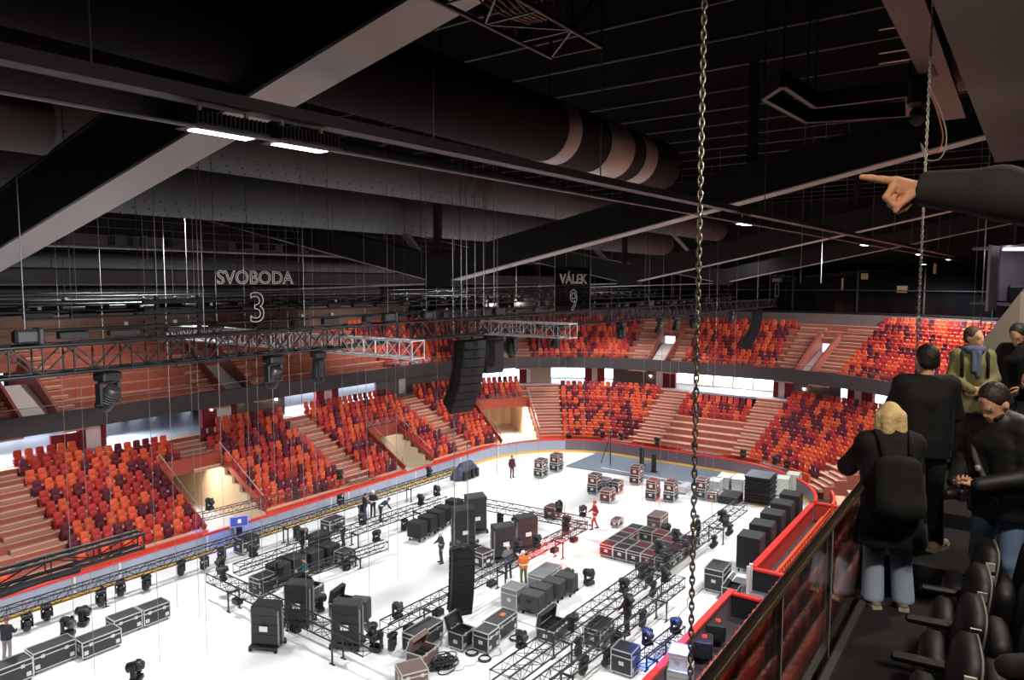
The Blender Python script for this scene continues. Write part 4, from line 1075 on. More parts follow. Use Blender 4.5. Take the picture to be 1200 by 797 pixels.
hung_array('short straight black speaker column right behind the large curved one', c, 4, .95, .8, .42, -.25, 0, 0)
c = at_y(887, 365, 17.5)
hung_array('far curved blue grey speaker column hanging before the far stand', c, 9, 1.5, .8, .36, .3, 0, .085)
b = at_z(541, 722, .7); c = Vector((b.x, b.y, b.z + 3.0))
hung_array('black speaker column hanging low over the middle of the white floor', c, 9, 1.0, .7, .33, -.55, 0, .035)
def cart(label, px, py, n, w, d, h, rz):
    p = at_z(px, py, 0); t = thing('speaker_cart', label, 'speaker cart', p, rz, 'line speaker stacks on wheeled carts')
    m = MB(); m.box((0, 0, .2), (w + .1, d + .3, .08)); m.build('cart_base', DARK, t)
    for s in (-1, 1):
        m = MB(); m.box((s * (w / 2 + .03), -d * .3, .95), (.05, .07, 1.45)); m.box((s * (w / 2 + .03), d * .3, .95), (.05, .07, 1.45)); m.build('side_post', mat('post_grey', '#85858a', .5), t)
        for f in (-1, 1):
            m = MB(); x, y = s * w / 2, f * (d / 2 + .1); m.tube((x, y - .03, .08), (x, y + .03, .08), .08, 8); m.box((x, y, .15), (.1, .1, .03)); m.build('caster', RUB, t)
    pt = Vector((0, 0, .24)); a = -.14
    for i in range(n):
        M = Matrix.Translation(pt) @ Matrix.Rotation(a, 4, 'X'); m = MB(); m.box((0, 0, h / 2), (w, d, h - .045), M); m.box((0, 0, h / 2), (w - .08, d - .08, h), M); m.build('cabinet', mat('cart_speaker', '#2c2c2f', .6, var=.1), t)
        pt = M @ Vector((0, 0, h)); a += .09
    m = MB(); m.box((0, -d / 2 - .02, .95), (.35, .02, .22)); m.build('paper_label', LABW, t); return t
cart('curved speaker stack on a cart, front left of the left pair', 316, 758, 4, 1.1, .62, .42, -1.1)
cart('curved speaker stack on a cart, rear right of the left pair', 349, 732, 4, 1.1, .62, .42, -1.1)
cart('curved speaker stack on a cart under the long left truss, nearest the camera', 402, 760, 4, 1.15, .62, .42, -1.1)
cart('curved speaker stack on a cart, right of the row of five cabinets', 543, 641, 5, 1.2, .7, .42, -.5)
cart('red lit curved speaker stack on a cart behind the row of five', 557, 624, 5, 1.2, .7, .42, -.5)
cart('curved speaker stack on a cart, left of the pair near the orange vest', 590, 655, 4, 1.2, .7, .42, -.5)
cart('curved speaker stack on a cart, right of the pair near the orange vest', 616, 643, 4, 1.2, .7, .42, -.5)
# tilted floor monitors with red marks at the near right boards
for i, (px, py) in enumerate(((822, 772), (838, 752))):
    t = cabinet(['black tilted speaker with red mark by the near right boards, lower one', 'black tilted speaker with red mark by the near right boards, upper one'][i], px, py, .9, .8, .9, .3)
    m = MB(); m.box((.1, -.1, 1.02 - .115), (.3, .2, .012)); m.build('red_mark', RED, t)
for i, (py, z) in enumerate(((806, 0), (0, .86))):
    if i == 0: t = fc('pale blue lit case at the bottom right, lower of two', 797, py, 1.0, .8, .85, .2, CASEW); q = Vector(t.location)
    else: fc('pale blue lit case at the bottom right, stacked on top', 0, 0, .85, .7, .55, .2, CASEW, pos=q + Vector((.1, .1, .86)), casters=False)
# ---------------------------------------------------------------- moving lamps
HB = mat('lamp_body_black', '#131315', .45, var=.15); HG = mat('lamp_body_grey', '#1d1d21', .45, var=.15); LENS = mat('lamp_lens', '#3a3f4a', .08, var=0, spec=.8)
def head_meshes(k):
    a = MB(); a.box((0, 0, -.11 * k), (.40 * k, .30 * k, .17 * k), bev=.03 * k); a.box((0, 0, -.01 * k), (.1 * k, .1 * k, .06 * k)); a.box((.12 * k, -.15 * k, -.11 * k), (.1 * k, .02 * k, .08 * k))
    b = MB(); b.box((0, 0, -.22 * k), (.34 * k, .14 * k, .06 * k), bev=.015 * k)
    for s in (-1, 1): b.box((s * .195 * k, 0, -.42 * k), (.06 * k, .17 * k, .42 * k), bev=.025 * k)
    h = MB(); h.lathe([(.09 * k, -.24 * k), (.13 * k, -.22 * k), (.15 * k, -.05 * k), (.16 * k, .1 * k), (.15 * k, .24 * k), (.135 * k, .25 * k)], None, 14)
    for r in range(4): h.lathe([(.155 * k, (-.12 + r * .05) * k), (.165 * k, (-.115 + r * .05) * k), (.165 * k, (-.1 + r * .05) * k), (.155 * k, (-.095 + r * .05) * k)], None, 14)
    l = MB(); l.lathe([(.13 * k, .245 * k), (.125 * k, .262 * k), (.08 * k, .27 * k)], None, 14)
    return [a.mesh('base', [HB]), b.mesh('yoke', [HB]), h.mesh('lamp_head', [HG]), l.mesh('lens', [LENS])]
HM = {1: head_meshes(1.0), 2: head_meshes(1.25)}
def moving_lamp(label, p, rz, tilt, up=False, k=1, group=None, name='moving_lamp'):
    t = thing(name, label, 'stage lamp', p, rz, group)
    if up: t.rotation_euler = (PI, 0, rz)
    ms = HM[k]; sc = 1.25 if k == 2 else 1
    for nm, me in zip(('base', 'yoke', 'lamp_head'), ms):
        o = bpy.data.objects.new(nm, me); COL.objects.link(o); o.parent = t
        if nm == 'lamp_head':
            o.location = (0, 0, -.5 * sc); o.rotation_euler = (tilt, 0, PI / 2); o.rotation_mode = 'XYZ'
            o.rotation_euler = (Matrix.Rotation(tilt, 3, 'X') @ Matrix.Rotation(PI / 2, 3, 'Z')).to_euler()
            l = bpy.data.objects.new('lens', ms[3]); COL.objects.link(l); l.parent = o
    return t
# big ones below the long black truss
for i, (px, rz, tl) in enumerate(((125, .3, -.9), (320, .2, -1.1), (373, 1.2, -1.5), (600, 1.3, -1.5), (652, .4, -1.2), (727, 1.4, -1.4), (772, .3, -1.2), (792, .6, -1.3), (812, 1.2, -1.4), (856, .2, -1.4))):
    c = at_y(px, 420, 17)
    moving_lamp('large black moving lamp under the long black truss, %s from the left' % ORD[i + 1], (c.x, 17, MT.z - .36), rz, tl, k=2, group='moving lamps under the long truss')
# trusses being fitted out on the rink
def ft(label, a, b, z, w, h, rc=.032, step=.6):
    p, q = at_z(*a, z), at_z(*b, z); truss(label, p, q, w, h, TRF, rc, .014, step, 'trusses being fitted out on the rink'); return p, q, h, w
FT = {
 'board': (ft('floor truss running along the left boards, longest of all', (-30, 730), (535, 551), 1.15, .42, .42), 'truss along the left boards'),
 'left': (ft('floor truss near the left boards, behind the dark cabinets', (277, 668), (520, 585), 1.0, .6, .45), 'truss behind the dark cabinets'),
 'short': (ft('short floor truss in front of the dark cabinets at left', (305, 688), (452, 638), .75, .42, .42), 'short truss before the dark cabinets'),
 'diag': (ft('floor truss running from the left towards the bottom centre', (248, 675), (432, 760), 1.15, .55, .42), 'truss running to the bottom centre'),
 'mid': (ft('long floor truss crossing the middle, its far end lit red', (450, 735), (684, 615), 1.15, .5, .42), 'long truss across the middle'),
 'far': (ft('red lit floor truss lying across the far half', (540, 586), (690, 614), 1.05, .8, .45), 'red lit far cross truss'),
 'right': (ft('wide floor truss right of centre, running to the speaker row', (585, 797), (868, 593), 1.15, .85, .45, .034, .7), 'wide truss right of centre'),
 'rear': (ft('narrow floor truss nearest the right boards at the bottom', (628, 810), (797, 681), 1.15, .5, .45), 'narrow truss near the right boards'),
 'blue': (ft('short blue lit floor truss by the near right boards', (752, 775), (797, 738), .8, .45, .4), 'blue lit truss')}
a, b = at_y(230, 607, 35.2), at_y(442, 556, 35.2); truss('thin truss hanging in front of the left seats and timber tunnel', a, b, .4, .4, TRF, .022, .01, .5); HT = (a, b)
for k, lst in {'board': [(28, 0), (58, 0), (116, 0), (142, 0), (169, 0), (214, 0), (238, 0), (262, 0), (345, 0), (398, 1), (421, 0), (500, 1)], 'left': [(300, 1), (335, 0), (360, 1), (421, 1), (470, 0), (490, 1), (515, 1)], 'short': [(330, 1), (408, 0), (444, 1)], 'diag': [(253, 1), (268, 1), (430, 1)],
              'mid': [(462, 1), (455, 0), (610, 1), (625, 1), (668, 1)], 'far': [(590, 0), (622, 0), (652, 1), (660, 0), (680, 1)],
              'right': [(620, 1), (660, 1), (668, 0), (722, 1), (757, 0), (770, 0), (780, 1), (790, 0), (800, 1), (812, 0), (829, 0), (838, 1), (848, 0), (858, 0)], 'rear': [(651, 0), (690, 0), (706, 0), (727, 0), (742, 1), (759, 0), (785, 1)], 'blue': [(764, 1), (786, 1)]}.items():
    (p, q, h, w), wd = FT[k]; lst.sort()
    for i, (px, up) in enumerate(lst):
        best = min(((abs(proj(p.lerp(q, f / 200))[0] - px), f / 200) for f in range(-10, 211)))[1]
        c = p.lerp(q, best); d = (q - p).normalized(); rz = math.atan2(d.y, d.x) + random.uniform(-.4, .4)
        z = c.z + (h / 2 + .03 if up else -h / 2 - .03)
        off = Vector((-d.y, d.x, 0)) * (w / 2 if not up else -w / 2) * (1 if i % 2 else -1) * .9
        moving_lamp('moving lamp %s the %s, %s from the left' % ('standing on' if up else 'hanging under', wd, ORD[i + 1]), (c.x + off.x, c.y + off.y, z), rz, random.uniform(-1.6, -.7) if not up else random.uniform(-.5, .6), bool(up), 1, 'moving lamps on the floor trusses')
for i, (px, py, w) in enumerate(((83, 745, 'left of two near the left cases'), (95, 734, 'right of two near the left cases'), (372, 716, 'standing alone right of the curved speaker pair'), (441, 763, 'standing below the truss joint at bottom centre'), (661, 684, 'left of the two standing beyond the four cabinets'), (683, 684, 'right of the two standing beyond the four cabinets'), (752, 678, 'standing in front of the case pack'), (160, 800, 'cut off by the bottom edge'), (780, 630, 'standing beside the brownish case'))):
    c = at_z(px, py, 0); moving_lamp('moving lamp on the white floor, ' + w, (c.x, c.y, .02), .3 + i * .5, .2, True, 2)
for i, (px, side) in enumerate(((245, 0), (398, 0))):
    f = min(((abs(proj(HT[0].lerp(HT[1], f / 100))[0] - px), f / 100) for f in range(101)))[1]; c = HT[0].lerp(HT[1], f)
    moving_lamp('moving lamp on the thin truss before the left seats, %s end' % ('left' if i == 0 else 'right'), (c.x, c.y, c.z + .24), .2, .3, True, 1)
# flat strobe boxes hanging under the trusses
def strobe(label, p, rz):
    t = thing('strobe_lamp', label, 'stage lamp', p, rz, 'strobe lamps under the middle truss')
    m = MB(); m.box((0, 0, -.16), (.5, .3, .24), bev=.03); m.build('housing', HB, t); m = MB(); m.box((0, -.13, -.3), (.44, .1, .05)); m.build('lamp_pane', mat('pane_pale', '#c9ccd0', .3), t)
    m = MB(); m.box((0, 0, -.02), (.06, .06, .1)); m.build('clamp', STEEL, t)
for k, lst in {'mid': [474, 509, 571, 645, 668], 'diag': [284, 352], 'far': [608]}.items():
    (p, q, h, w), wd = FT[k]
    for i, px in enumerate(lst):
        f = min(((abs(proj(p.lerp(q, f / 200))[0] - px), f / 200) for f in range(201)))[1]; c = p.lerp(q, f); d = q - p
        off = Vector((d.y, -d.x, 0)).normalized() * w / 2
        strobe('black strobe lamp under the %s, %s from the left' % (wd, ORD[i + 1]), (c.x + off.x, c.y + off.y, c.z - h / 2 - .03), math.atan2(d.y, d.x))
# stands under the trusses so that they are carried
for k, ((p, q, h, w), wd) in FT.items():
    n = 3 if (q - p).length > 8 else 2
    for i in range(n):
        c = p.lerp(q, (i + .5) / n); zb = c.z - h / 2 - .03
        t = thing('truss_stand', 'low trestle carrying the %s, %s from the left' % (wd, ORD[i + 1]), 'stand', (c.x, c.y, 0), math.atan2((q - p).y, (q - p).x)); m = MB()
        m.box((0, 0, zb - .03), (.08, w + .1, .06)); m.build('top_bar', DARK, t)
        for s in (-1, 1):
            m = MB(); m.box((0, s * w / 2, (zb - .06) / 2), (.06, .05, zb - .06)); m.box((0, s * w / 2, .02), (.3, .06, .04)); m.build('leg', DARK, t)
# truss lengths stacked behind the far boards
for i, s in enumerate((60, 64, 68, 72, 76, 80)):
    a, b = Vector(P3(s, .62, 1.05)), Vector(P3(s + 3.4, .62, 1.05)); truss('grey truss length stored behind the far boards, %s from the left' % ORD[i + 1], a, b, .36, .36, TRS if i % 2 else TRF, .022, .01, .45, 'truss lengths behind the far boards')
    for f, e in ((0, a), (1, b)): pass
m = MB(); sweep(m, [(.35, 0), (.35, .85), (.95, .85), (.95, 0)], 59, 84); struct('trim_6', m, mat('platform_dark', '#3b2a2a', .7))
random.seed(5)
for i, s in enumerate((59.5, 63.7, 66.2, 69.7, 73.0, 77.6, 81.5, 83.2)):
    x, y = fr(s, .75); moving_lamp('small dark lamp standing behind the far boards, %s from the left' % ORD[i + 1], (x, y, 1.28 if s not in (59.5,) else .87), s, .3, True, 1, 'lamps behind the far boards')
# ---------------------------------------------------------------- other things on the rink
q = [at_z(*p, .0) for p in ((663, 547), (700, 531.5), (857, 556), (806, 569))]
m = MB(); m.prism([(p.x, p.y) for p in q][::-1], .005, .09); o = m.build('stage_deck', TILE, None, True); tag(o, 'flat grey stage deck lying at the far end of the white floor', 'stage deck')
a, b = at_z(705, 548, .1) - Vector(o.location), at_z(800, 565, .1) - Vector(o.location); m = MB(); m.bar(a, b, .12, .012); m.build('white_line', LABW, o)
for i, (px, py) in enumerate(((752, 545), (766, 553))):
    p = at_z(px, py, .09); t = thing('tower_stand', 'slim black tower standing on the grey deck, %s of two' % ('left', 'right')[i], 'stand', p)
    m = MB(); m.box((0, 0, .02), (.5, .5, .04)); m.build('foot_plate', DARK, t); m = MB(); m.box((0, 0, .75), (.3, .3, 1.42), bev=.03); m.build('mast', BLACK, t)
p = at_z(715, 543, .09); t = thing('lamp_mast', 'thin black mast with slanting strut on the left part of the deck', 'mast', p)
m = MB(); m.tube((0, 0, 0), (0, 0, 2.6), .05, 6); m.build('pole', BLACK, t); m = MB(); m.tube((-.5, .6, 0), (0, 0, 2.4), .035, 6); m.build('strut', BLACK, t); m = MB(); m.box((0, 0, 2.65), (.4, .25, .2), bev=.04); m.build('lamp', BLACK, t)
# pallet with a tall stack of black mats
p = at_z(890, 589, 0); t = thing('mat_stack', 'tall stack of black mats on a wooden pallet at far right', 'mat stack', p, .05)
m = MB()
for k in range(4): m.box((0, -.7 + k * .47, .12), (2.0, .12, .03)); m.box((-.85 + k * .57, 0, .05), (.1, 1.6, .1))
m.build('pallet', mat('pallet_wood', '#a98a5f', .8, var=.15), t)
random.seed(8)
for k in range(17):
    m = MB(); n = 10; w = 1.9; vs = []
    for i in range(n + 1):
        x = -w / 2 + w * i / n + (.07 if k % 2 else -.03); z = .17 + k * .105 + .035 * math.sin(i * 2.1 + k * 1.7)
        for y in (-.8 - .06 * (k % 3), .8):
            vs += [(x + random.uniform(-.01, .01), y, z), (x, y, z + .075)]
    fs = []
    for i in range(n): o4 = i * 4; fs += [(o4, o4 + 4, o4 + 6, o4 + 2), (o4 + 1, o4 + 3, o4 + 7, o4 + 5), (o4, o4 + 1, o4 + 5, o4 + 4), (o4 + 2, o4 + 6, o4 + 7, o4 + 3)]
    fs += [(0, 2, 3, 1), (n * 4, n * 4 + 1, n * 4 + 3, n * 4 + 2)]; m.add(vs, fs); m.build('mat', mat('mat_black', '#29272a', .8, var=.2) if k % 2 else mat('mat_gap_shade', '#15110f', .9, var=.2), t)  # alternate mats darker: shade of the gaps put into their colour
m = MB(); m.box((0, 0, 1.98), (1.95, 1.65, .04)); m.build('cover', mat('cover_grey', '#4c5158', .6), t)
p = at_z(856, 588, 0); t = thing('mat_pile', 'low pile of dark mats beside the tall mat stack', 'mat stack', p, .05)
for k in range(4):
    m = MB(); m.box((0.02 * k, 0, .08 + k * .13), (1.6, 1.3, .11), bev=.02); m.build('mat', mat('mat_black', '#29272a', .8, var=.2), t)
for i, (px, py) in enumerate(((918, 581), (930, 576))):
    p = at_z(px, py, 0); t = thing('board_crate', 'pale crate of rink panels behind the subwoofers, %s one' % ('left', 'right')[i], 'crate', p, .1)
    m = MB(); m.box((0, 0, .75), (1.1, .9, 1.2), bev=.02); m.build('panels', mat('crate_pale', '#c3cbbb', .6), t)
    m = MB()
    for sx in (-1, 1):
        for sy in (-1, 1): m.box((sx * .55, sy * .45, .72), (.05, .05, 1.4))
    m.box((0, -.45, 1.4), (1.1, .05, .05)); m.box((0, .45, 1.4), (1.1, .05, .05)); m.box((0, 0, .1), (1.15, .95, .05)); m.build('crate_frame', STEEL, t)
for i, (px, py, L) in enumerate(((838, 577, 1.3), (850, 572, 1.5), (866, 574, 1.5))):
    fc('pale case in the group left of the mat stack, %s from left' % ORD[i + 1], px, py, L, .8, .95, .1, CASEW)
fc('small red case at the foot of the pale cases, left of mats', 841, 588, .7, .6, .7, .1, CASER)
# coiled cables and loose cables
CAB = mat('cable_black', '#1a1a1c', .6)
for i, (px, py, w) in enumerate(((553, 766, 'left of two below the rack case'), (568, 773, 'right of two below the rack case'), (604, 749, 'lower of two right of the orange marked case'), (599, 737, 'upper of two right of the orange marked case'), (672, 691, 'beside the four grey cabinets'))):
    p = at_z(px, py, 0); m = MB()
    for k in range(3): m.path([(p.x + (.26 - .02 * k) * math.cos(a), p.y + (.26 - .02 * k) * math.sin(a), .02 + .03 * k) for a in [2 * PI * j / 20 for j in range(20)]], .018, 5, 0, True)
    tag(m.build('cable_coil', CAB, None, True), 'black coiled cable on the white floor, ' + w, 'cable')
p = at_z(521, 781, 0); m = MB()
for k in range(26):
    r = random.uniform(.2, .5); cx, cy = p.x + random.uniform(-.3, .3), p.y + random.uniform(-.4, .4); m.path([(cx + r * math.cos(a), cy + r * .6 * math.sin(a), .03 + .012 * k) for a in [2 * PI * j / 14 for j in range(14)]], .022, 5, 0, True)
tag(m.build('cable_pile', CAB, None, True), 'heaped pile of black cable below the low hanging speaker column', 'cable')
for i, (pts, w) in enumerate((([(525, 722), (520, 745), (512, 762), (505, 772)], 'from the low speaker column to the cable pile'), ([(525, 790), (545, 782), (560, 776), (585, 768), (588, 758)], 'from the cable pile towards the rack case'), ([(600, 725), (620, 732), (640, 740), (632, 752)], 'between the coils and the four cabinets'), ([(770, 726), (785, 726), (800, 718), (808, 700), (830, 688)], 'in an arc beside the chain at lower right'), ([(645, 690), (665, 700), (690, 680), (650, 655)], 'on the floor beyond the four cabinets'))):
    m = MB(); P = [at_z(*q, .02) for q in pts]; S = []
    for j in range(len(P) - 1):
        for f in range(5): S.append(P[j].lerp(P[j + 1], f / 5) + Vector((0, .08 * math.sin(f * 1.3 + j), 0)))
    m.path(S, .014, 5); tag(m.build('floor_cable', CAB if i in (0, 3) else mat('cable_grey', '#a8a8a4', .6), None, True), 'thin cable lying on the floor ' + w, 'cable')
# monitor by the left boards
p = at_z(281, 640, 0); t = thing('monitor', 'blue lit monitor on a stand in front of the left boards', 'monitor', p, -.5)
m = MB(); m.box((0, 0, .55), (.3, .3, 1.1)); m.box((0, 0, .02), (.7, .5, .04)); m.build('stand', BLACK, t); m = MB(); m.box((0, 0, 1.45), (1.0, .06, .62)); m.build('frame', mat('monitor_frame', '#c4c8d4', .4), t)
m = MB(); m.box((0, -.035, 1.45), (.9, .012, .52)); m.build('screen', emis('screen_blue', '#3a4580', .7), t); m = MB(); m.box((.02, -.045, 1.47), (.16, .006, .2)); m.build('emblem', emis('screen_white', '#e6dce6', .9), t)
# blue sheet covered heap by the left corner boards
p = at_z(546, 560, 0); t = thing('covered_gear', 'heap of gear under a bluish cover beside the far left boards', 'covered gear', p)
o = soft_obj('cover', [([((-.9, 0, .5), (.9, .1, .5), .5, .45), ((-.4, 0, .9), (.5, 0, .95), .4, .35), ((-1, .3, .2), (1, .3, .2), .35, .3)], .08, .1, [((0, 0, .01), (0, 0, -1))])], mat('cover_blue', '#43485e', .7), t)
m = MB()
for k in range(4): m.box((-.8 + k * .5, -.55, .4), (.3, .2, .7), bev=.04)
m.build('gear', BLACK, t)
# players' bench behind the right boards
m = MB(); straight_wall(m, (47.0, 8.15), (34.2, 8.15), 1.0, .12); straight_wall(m, (47.0, 8.15), (47.0, 10.0), 1.06, .12); straight_wall(m, (34.2, 8.15), (34.2, 10.0), 1.06, .12, 1)
for a, b in (((854, 776), (888, 740)), ((826, 806), (846, 786)), ((889, 740), (903, 717))):
    p, q = at_z(*a, 1.06), at_z(*b, 1.06); straight_wall(m, (p.x, p.y), (q.x, p.y), 1.0, .12, 1); straight_wall(m, (p.x, p.y), (q.x, p.y), .1, .26, 2, 1.0)
straight_wall(m, (31.0, 10), (31.0, 8.4), 1.0, .12, 1); straight_wall(m, (31.0, 10.1), (31.0, 8.3), .1, .26, 2, 1.0)
struct('trim_7', m, [mat('bench_wall_red', '#a83426', .6), mat('bench_wall_black', '#131318', .6), RED])
m = MB(); straight_wall(m, (47.1, 8.15), (34.1, 8.15), .1, .2, 0, 1.0); straight_wall(m, (47.0, 8.05), (47.0, 10.1), .1, .26, 0, 1.06); straight_wall(m, (34.2, 8.05), (34.2, 10.1), .1, .26, 0, 1.06); struct('trim_8', m, RED)
p = Vector((40.5, 8.95, 0)); t = thing('players_bench', 'long red lit players bench with slotted back inside the right boards', 'bench', p)
m = MB(); m.box((0, .25, .45), (12, .4, .06)); m.build('seat', ORAN, t); m = MB(); m.box((0, -.05, .72), (12, .05, .1)); m.box((0, -.05, 1.02), (12, .05, .1)); m.build('back_rail', ORAN, t)  # bright red-orange: the red light on the bench put into its colour
for k in range(25):
    m = MB(); m.box((-6 + k * .5, -.05, .87), (.12, .05, .25)); m.build('back_slat', ORAN, t)
for k in range(7):
    m = MB(); m.box((-5.8 + k * 1.9, .25, .21), (.06, .34, .42)); m.build('leg', DARK, t)
m = MB()
for x in (34.0, 33.6): m.box((x, 10, .7), (.14, .14, 1.4))
m.box((33.8, 9.9, .02), (3, 2.4, .04), mi=1); struct('trim_9', m, [WHITEM, CASEG])
# ================================================================ people
SKIN = mat('skin', '#d6a284', .55, var=.06, scale=14)
V = Vector
def hand_prims(w, d, n, side, curl=.5, k=1.0, spread=.0):
    """w wrist, d towards the fingers, n out of the palm, side the thumb's way; a palm, four unequal bent fingers, a thumb"""
    w = V(w); d = V(d).normalized(); n = V(n); n = (n - d * n.dot(d)).normalized(); s = d.cross(n) * side; P = []
    kn = []
    for i, (o, l) in enumerate(((.030, .088), (.010, .092), (-.010, .089), (-.029, .080))):
        q = w + (d * l + s * o) * k; kn.append(q); P.append((w + s * o * .55 * k + d * .01 * k, q, .0145 * k, .0115 * k))
    for i, L in enumerate(((.040, .025, .020), (.045, .029, .021), (.041, .027, .021), (.032, .020, .018))):
        q = kn[i]; a = curl * .6; r = .0098 * k * (.88 if i == 3 else 1)
        for j, l in enumerate(L):
            dd = d * math.cos(a) + n * math.sin(a) + s * spread * (1.5 - i) * .1; q2 = q + dd.normalized() * l * k; P.append((q, q2, r, r * .9)); q = q2; r *= .9; a += curl
    q = w + (d * .025 + s * .024) * k; t1 = q + (d * .030 + s * .028 + n * .012) * k; t2 = t1 + (d * .030 + s * .006 + n * .014) * k; t3 = t2 + (d * .024 - s * .002 + n * .010) * k
    P += [(q, t1, .0145 * k, .0125 * k), (t1, t2, .0118 * k, .0105 * k), (t2, t3, .0102 * k, .0085 * k)]
    return [(tuple(a), tuple(b), ra, rb) for a, b, ra, rb in P]
def figure(label, loc, rz, H=1.75, top='#222226', legs='#3a3a42', shoe='#26262a', hair='#2a211c', helmet=None, pose=None, vox=.035, hem=.86, loose=0.0, hl=0, group=None, skirt=0.0, beard=False, hands=None, wide=0.0, band=None, tex=None, skin=None, hood=False):
    k = H / 1.75
    J = dict(pelvis=(0, 0, .95), waist=(0, 0, 1.08), chest=(0, 0, 1.30), neck=(0, 0, 1.46), head=(.015, 0, 1.52), shL=(0, .17, 1.41), shR=(0, -.17, 1.41), elL=(-.03, .25, 1.13), elR=(-.03, -.25, 1.13), wrL=(.07, .26, .89), wrR=(.07, -.26, .89),
             hipL=(0, .09, .92), hipR=(0, -.09, .92), knL=(.02, .11, .50), knR=(.02, -.11, .50), anL=(-.03, .12, .08), anR=(-.03, -.12, .08), toL=(.13, .15, .035), toR=(.13, -.15, .035), yaw=0, pitch=0)
    J.update(pose or {})
    yaw, pitch = J.pop('yaw'), J.pop('pitch'); J = {a: V(b) * k for a, b in J.items()}
    t = thing('person', label, 'person', loc, rz, group)
    R = (Matrix.Rotation(yaw, 3, 'Z') @ Matrix.Rotation(pitch, 3, 'Y')); hp = J['head']; Rn = np.array(R)
    h = lambda x, y, z: tuple(hp + R @ (V((x, y, z)) * k))
    S = SKIN if skin is None else skin
    e = lambda c, r: ('e', h(*c), tuple(v * k for v in r), Rn)
    headp = [e((.0, 0, .125), (.096, .077, .103)), e((.035, 0, .055), (.062, .056, .078)), (h(.075, 0, .0), h(.02, 0, .0), .028 * k, .04 * k), (h(.088, 0, .095), h(.112, 0, .058), .009 * k, .014 * k),
             (h(.086, .03, .108), h(.086, -.03, .108), .014 * k, .014 * k), (h(.088, .018, .028), h(.088, -.018, .028), .011 * k, .011 * k), e((-.005, .08, .085), (.022, .010, .032)), e((-.005, -.08, .085), (.022, .010, .032))]
    torso = lambda g: [(tuple(J['pelvis'] + V((0, .08, 0)) * k), tuple(J['chest'] + V((0, .085, 0)) * k), (.105 + g) * k, (.105 + g) * k), (tuple(J['pelvis'] - V((0, .08, 0)) * k), tuple(J['chest'] - V((0, .085, 0)) * k), (.105 + g) * k, (.105 + g) * k), (tuple(J['shL']), tuple(J['shR']), (.062 + g) * k, (.062 + g) * k), (tuple(J['chest']), tuple(J['neck']), (.11 + g) * k, (.06 + g) * k)]
    arms = lambda g, g2: sum([[(tuple(J['sh' + s]), tuple(J['el' + s]), (.052 + g) * k, (.042 + g) * k), (tuple(J['el' + s]), tuple(J['wr' + s]), (.042 + g) * k, (.028 + g2) * k)] for s in 'LR'], [])
    lg = lambda g, g2: sum([[(tuple(J['hip' + s]), tuple(J['kn' + s]), (.082 + g) * k, (.056 + g) * k), (tuple(J['kn' + s]), tuple(J['an' + s]), (.054 + g) * k, (.036 + g2) * k)] for s in 'LR'], [])
    body = torso(-.015) + arms(0, 0) + lg(-.005, 0) + [(tuple(J['neck'] - V((0, 0, .04)) * k), h(0, 0, .05), .056 * k, .052 * k)] + headp
    for s in 'LR': body += [(tuple(J['an' + s]), tuple(J['to' + s]), .035 * k, .025 * k)]
    parts = [(body, vox, .025 * k if vox < .02 else .04 * k, ())]
    for s, sg in (('L', 1), ('R', -1)):
        d = (J['wr' + s] - J['el' + s]).normalized(); hd = (hands or {}).get(s)
        if hd is None: hd = (d, (0, -sg, 0) if abs(d.y) < .7 else (0, 0, -1), .45)
        side = hd[3] if len(hd) > 3 else (1 if (V(hd[0]).normalized().cross(V(hd[1]))).x > 0 else -1)
        parts.append((hand_prims(J['wr' + s], hd[0], hd[1], side, hd[2], k * 1.03), .0055 if vox < .02 else .016, .008, ()))
    b = soft_obj('body', parts, S, t)
    fab = lambda nm, c, r=.85: mat('cloth_%s_%s' % (nm, c.strip('#')), c, r, var=.12, scale=18, bump=.15)
    g = .022 + loose
    top_p = torso(g) + arms(.020 + loose * .6, .020 + loose * .6)
    if skirt: top_p += [(tuple(J['pelvis'] + V((0, .06, .05)) * k), tuple(V((J['pelvis'].x, .10 * k, hem * k))), (.12 + loose) * k, (.12 + skirt) * k), (tuple(J['pelvis'] + V((0, -.06, .05)) * k), tuple(V((J['pelvis'].x, -.10 * k, hem * k))), (.12 + loose) * k, (.12 + skirt) * k)]
    else: top_p += [(tuple(J['pelvis'] + V((0, .07, 0)) * k), tuple(J['pelvis'] + V((0, .07, hem - .95)) * k), (.105 + g) * k, (.108 + g) * k), (tuple(J['pelvis'] + V((0, -.07, 0)) * k), tuple(J['pelvis'] + V((0, -.07, hem - .95)) * k), (.105 + g) * k, (.108 + g) * k)]
    cl = [((0, 0, 1.50 * k + (J['neck'].z - 1.46 * k)), (0, 0, 1))]
    arm_lo = min(J['wrL'].z, J['wrR'].z, J['elL'].z, J['elR'].z) - .05 * k
    if arm_lo > hem * k: cl.append(((0, 0, hem * k), (0, 0, -1)))
    if hood: top_p += [(tuple(J['neck'] + V((-.05, .08, .01)) * k), tuple(J['neck'] + V((-.05, -.08, .01)) * k), .055 * k, .055 * k), (tuple(J['neck'] + V((-.09, 0, -.02)) * k), tuple(J['neck'] + V((-.10, 0, -.06)) * k), .06 * k, .05 * k)]; cl[0] = ((0, 0, 1.545 * k), (0, 0, 1))
    soft_obj('jacket', [(top_p, vox, .03 * k, cl)], tex or fab('top', top), t)
    tr = lg(.010 + wide * .6, .022 + wide) + [(tuple(J['hipL']), tuple(J['hipR']), .105 * k, .105 * k), (tuple(J['pelvis'] + V((0, .05, .02)) * k), tuple(J['pelvis'] + V((0, -.05, .02)) * k), .11 * k, .11 * k)]
    soft_obj('trousers', [(tr, vox, .03 * k, [((0, 0, .055 * k), (0, 0, -1))])], fab('legs', legs), t)
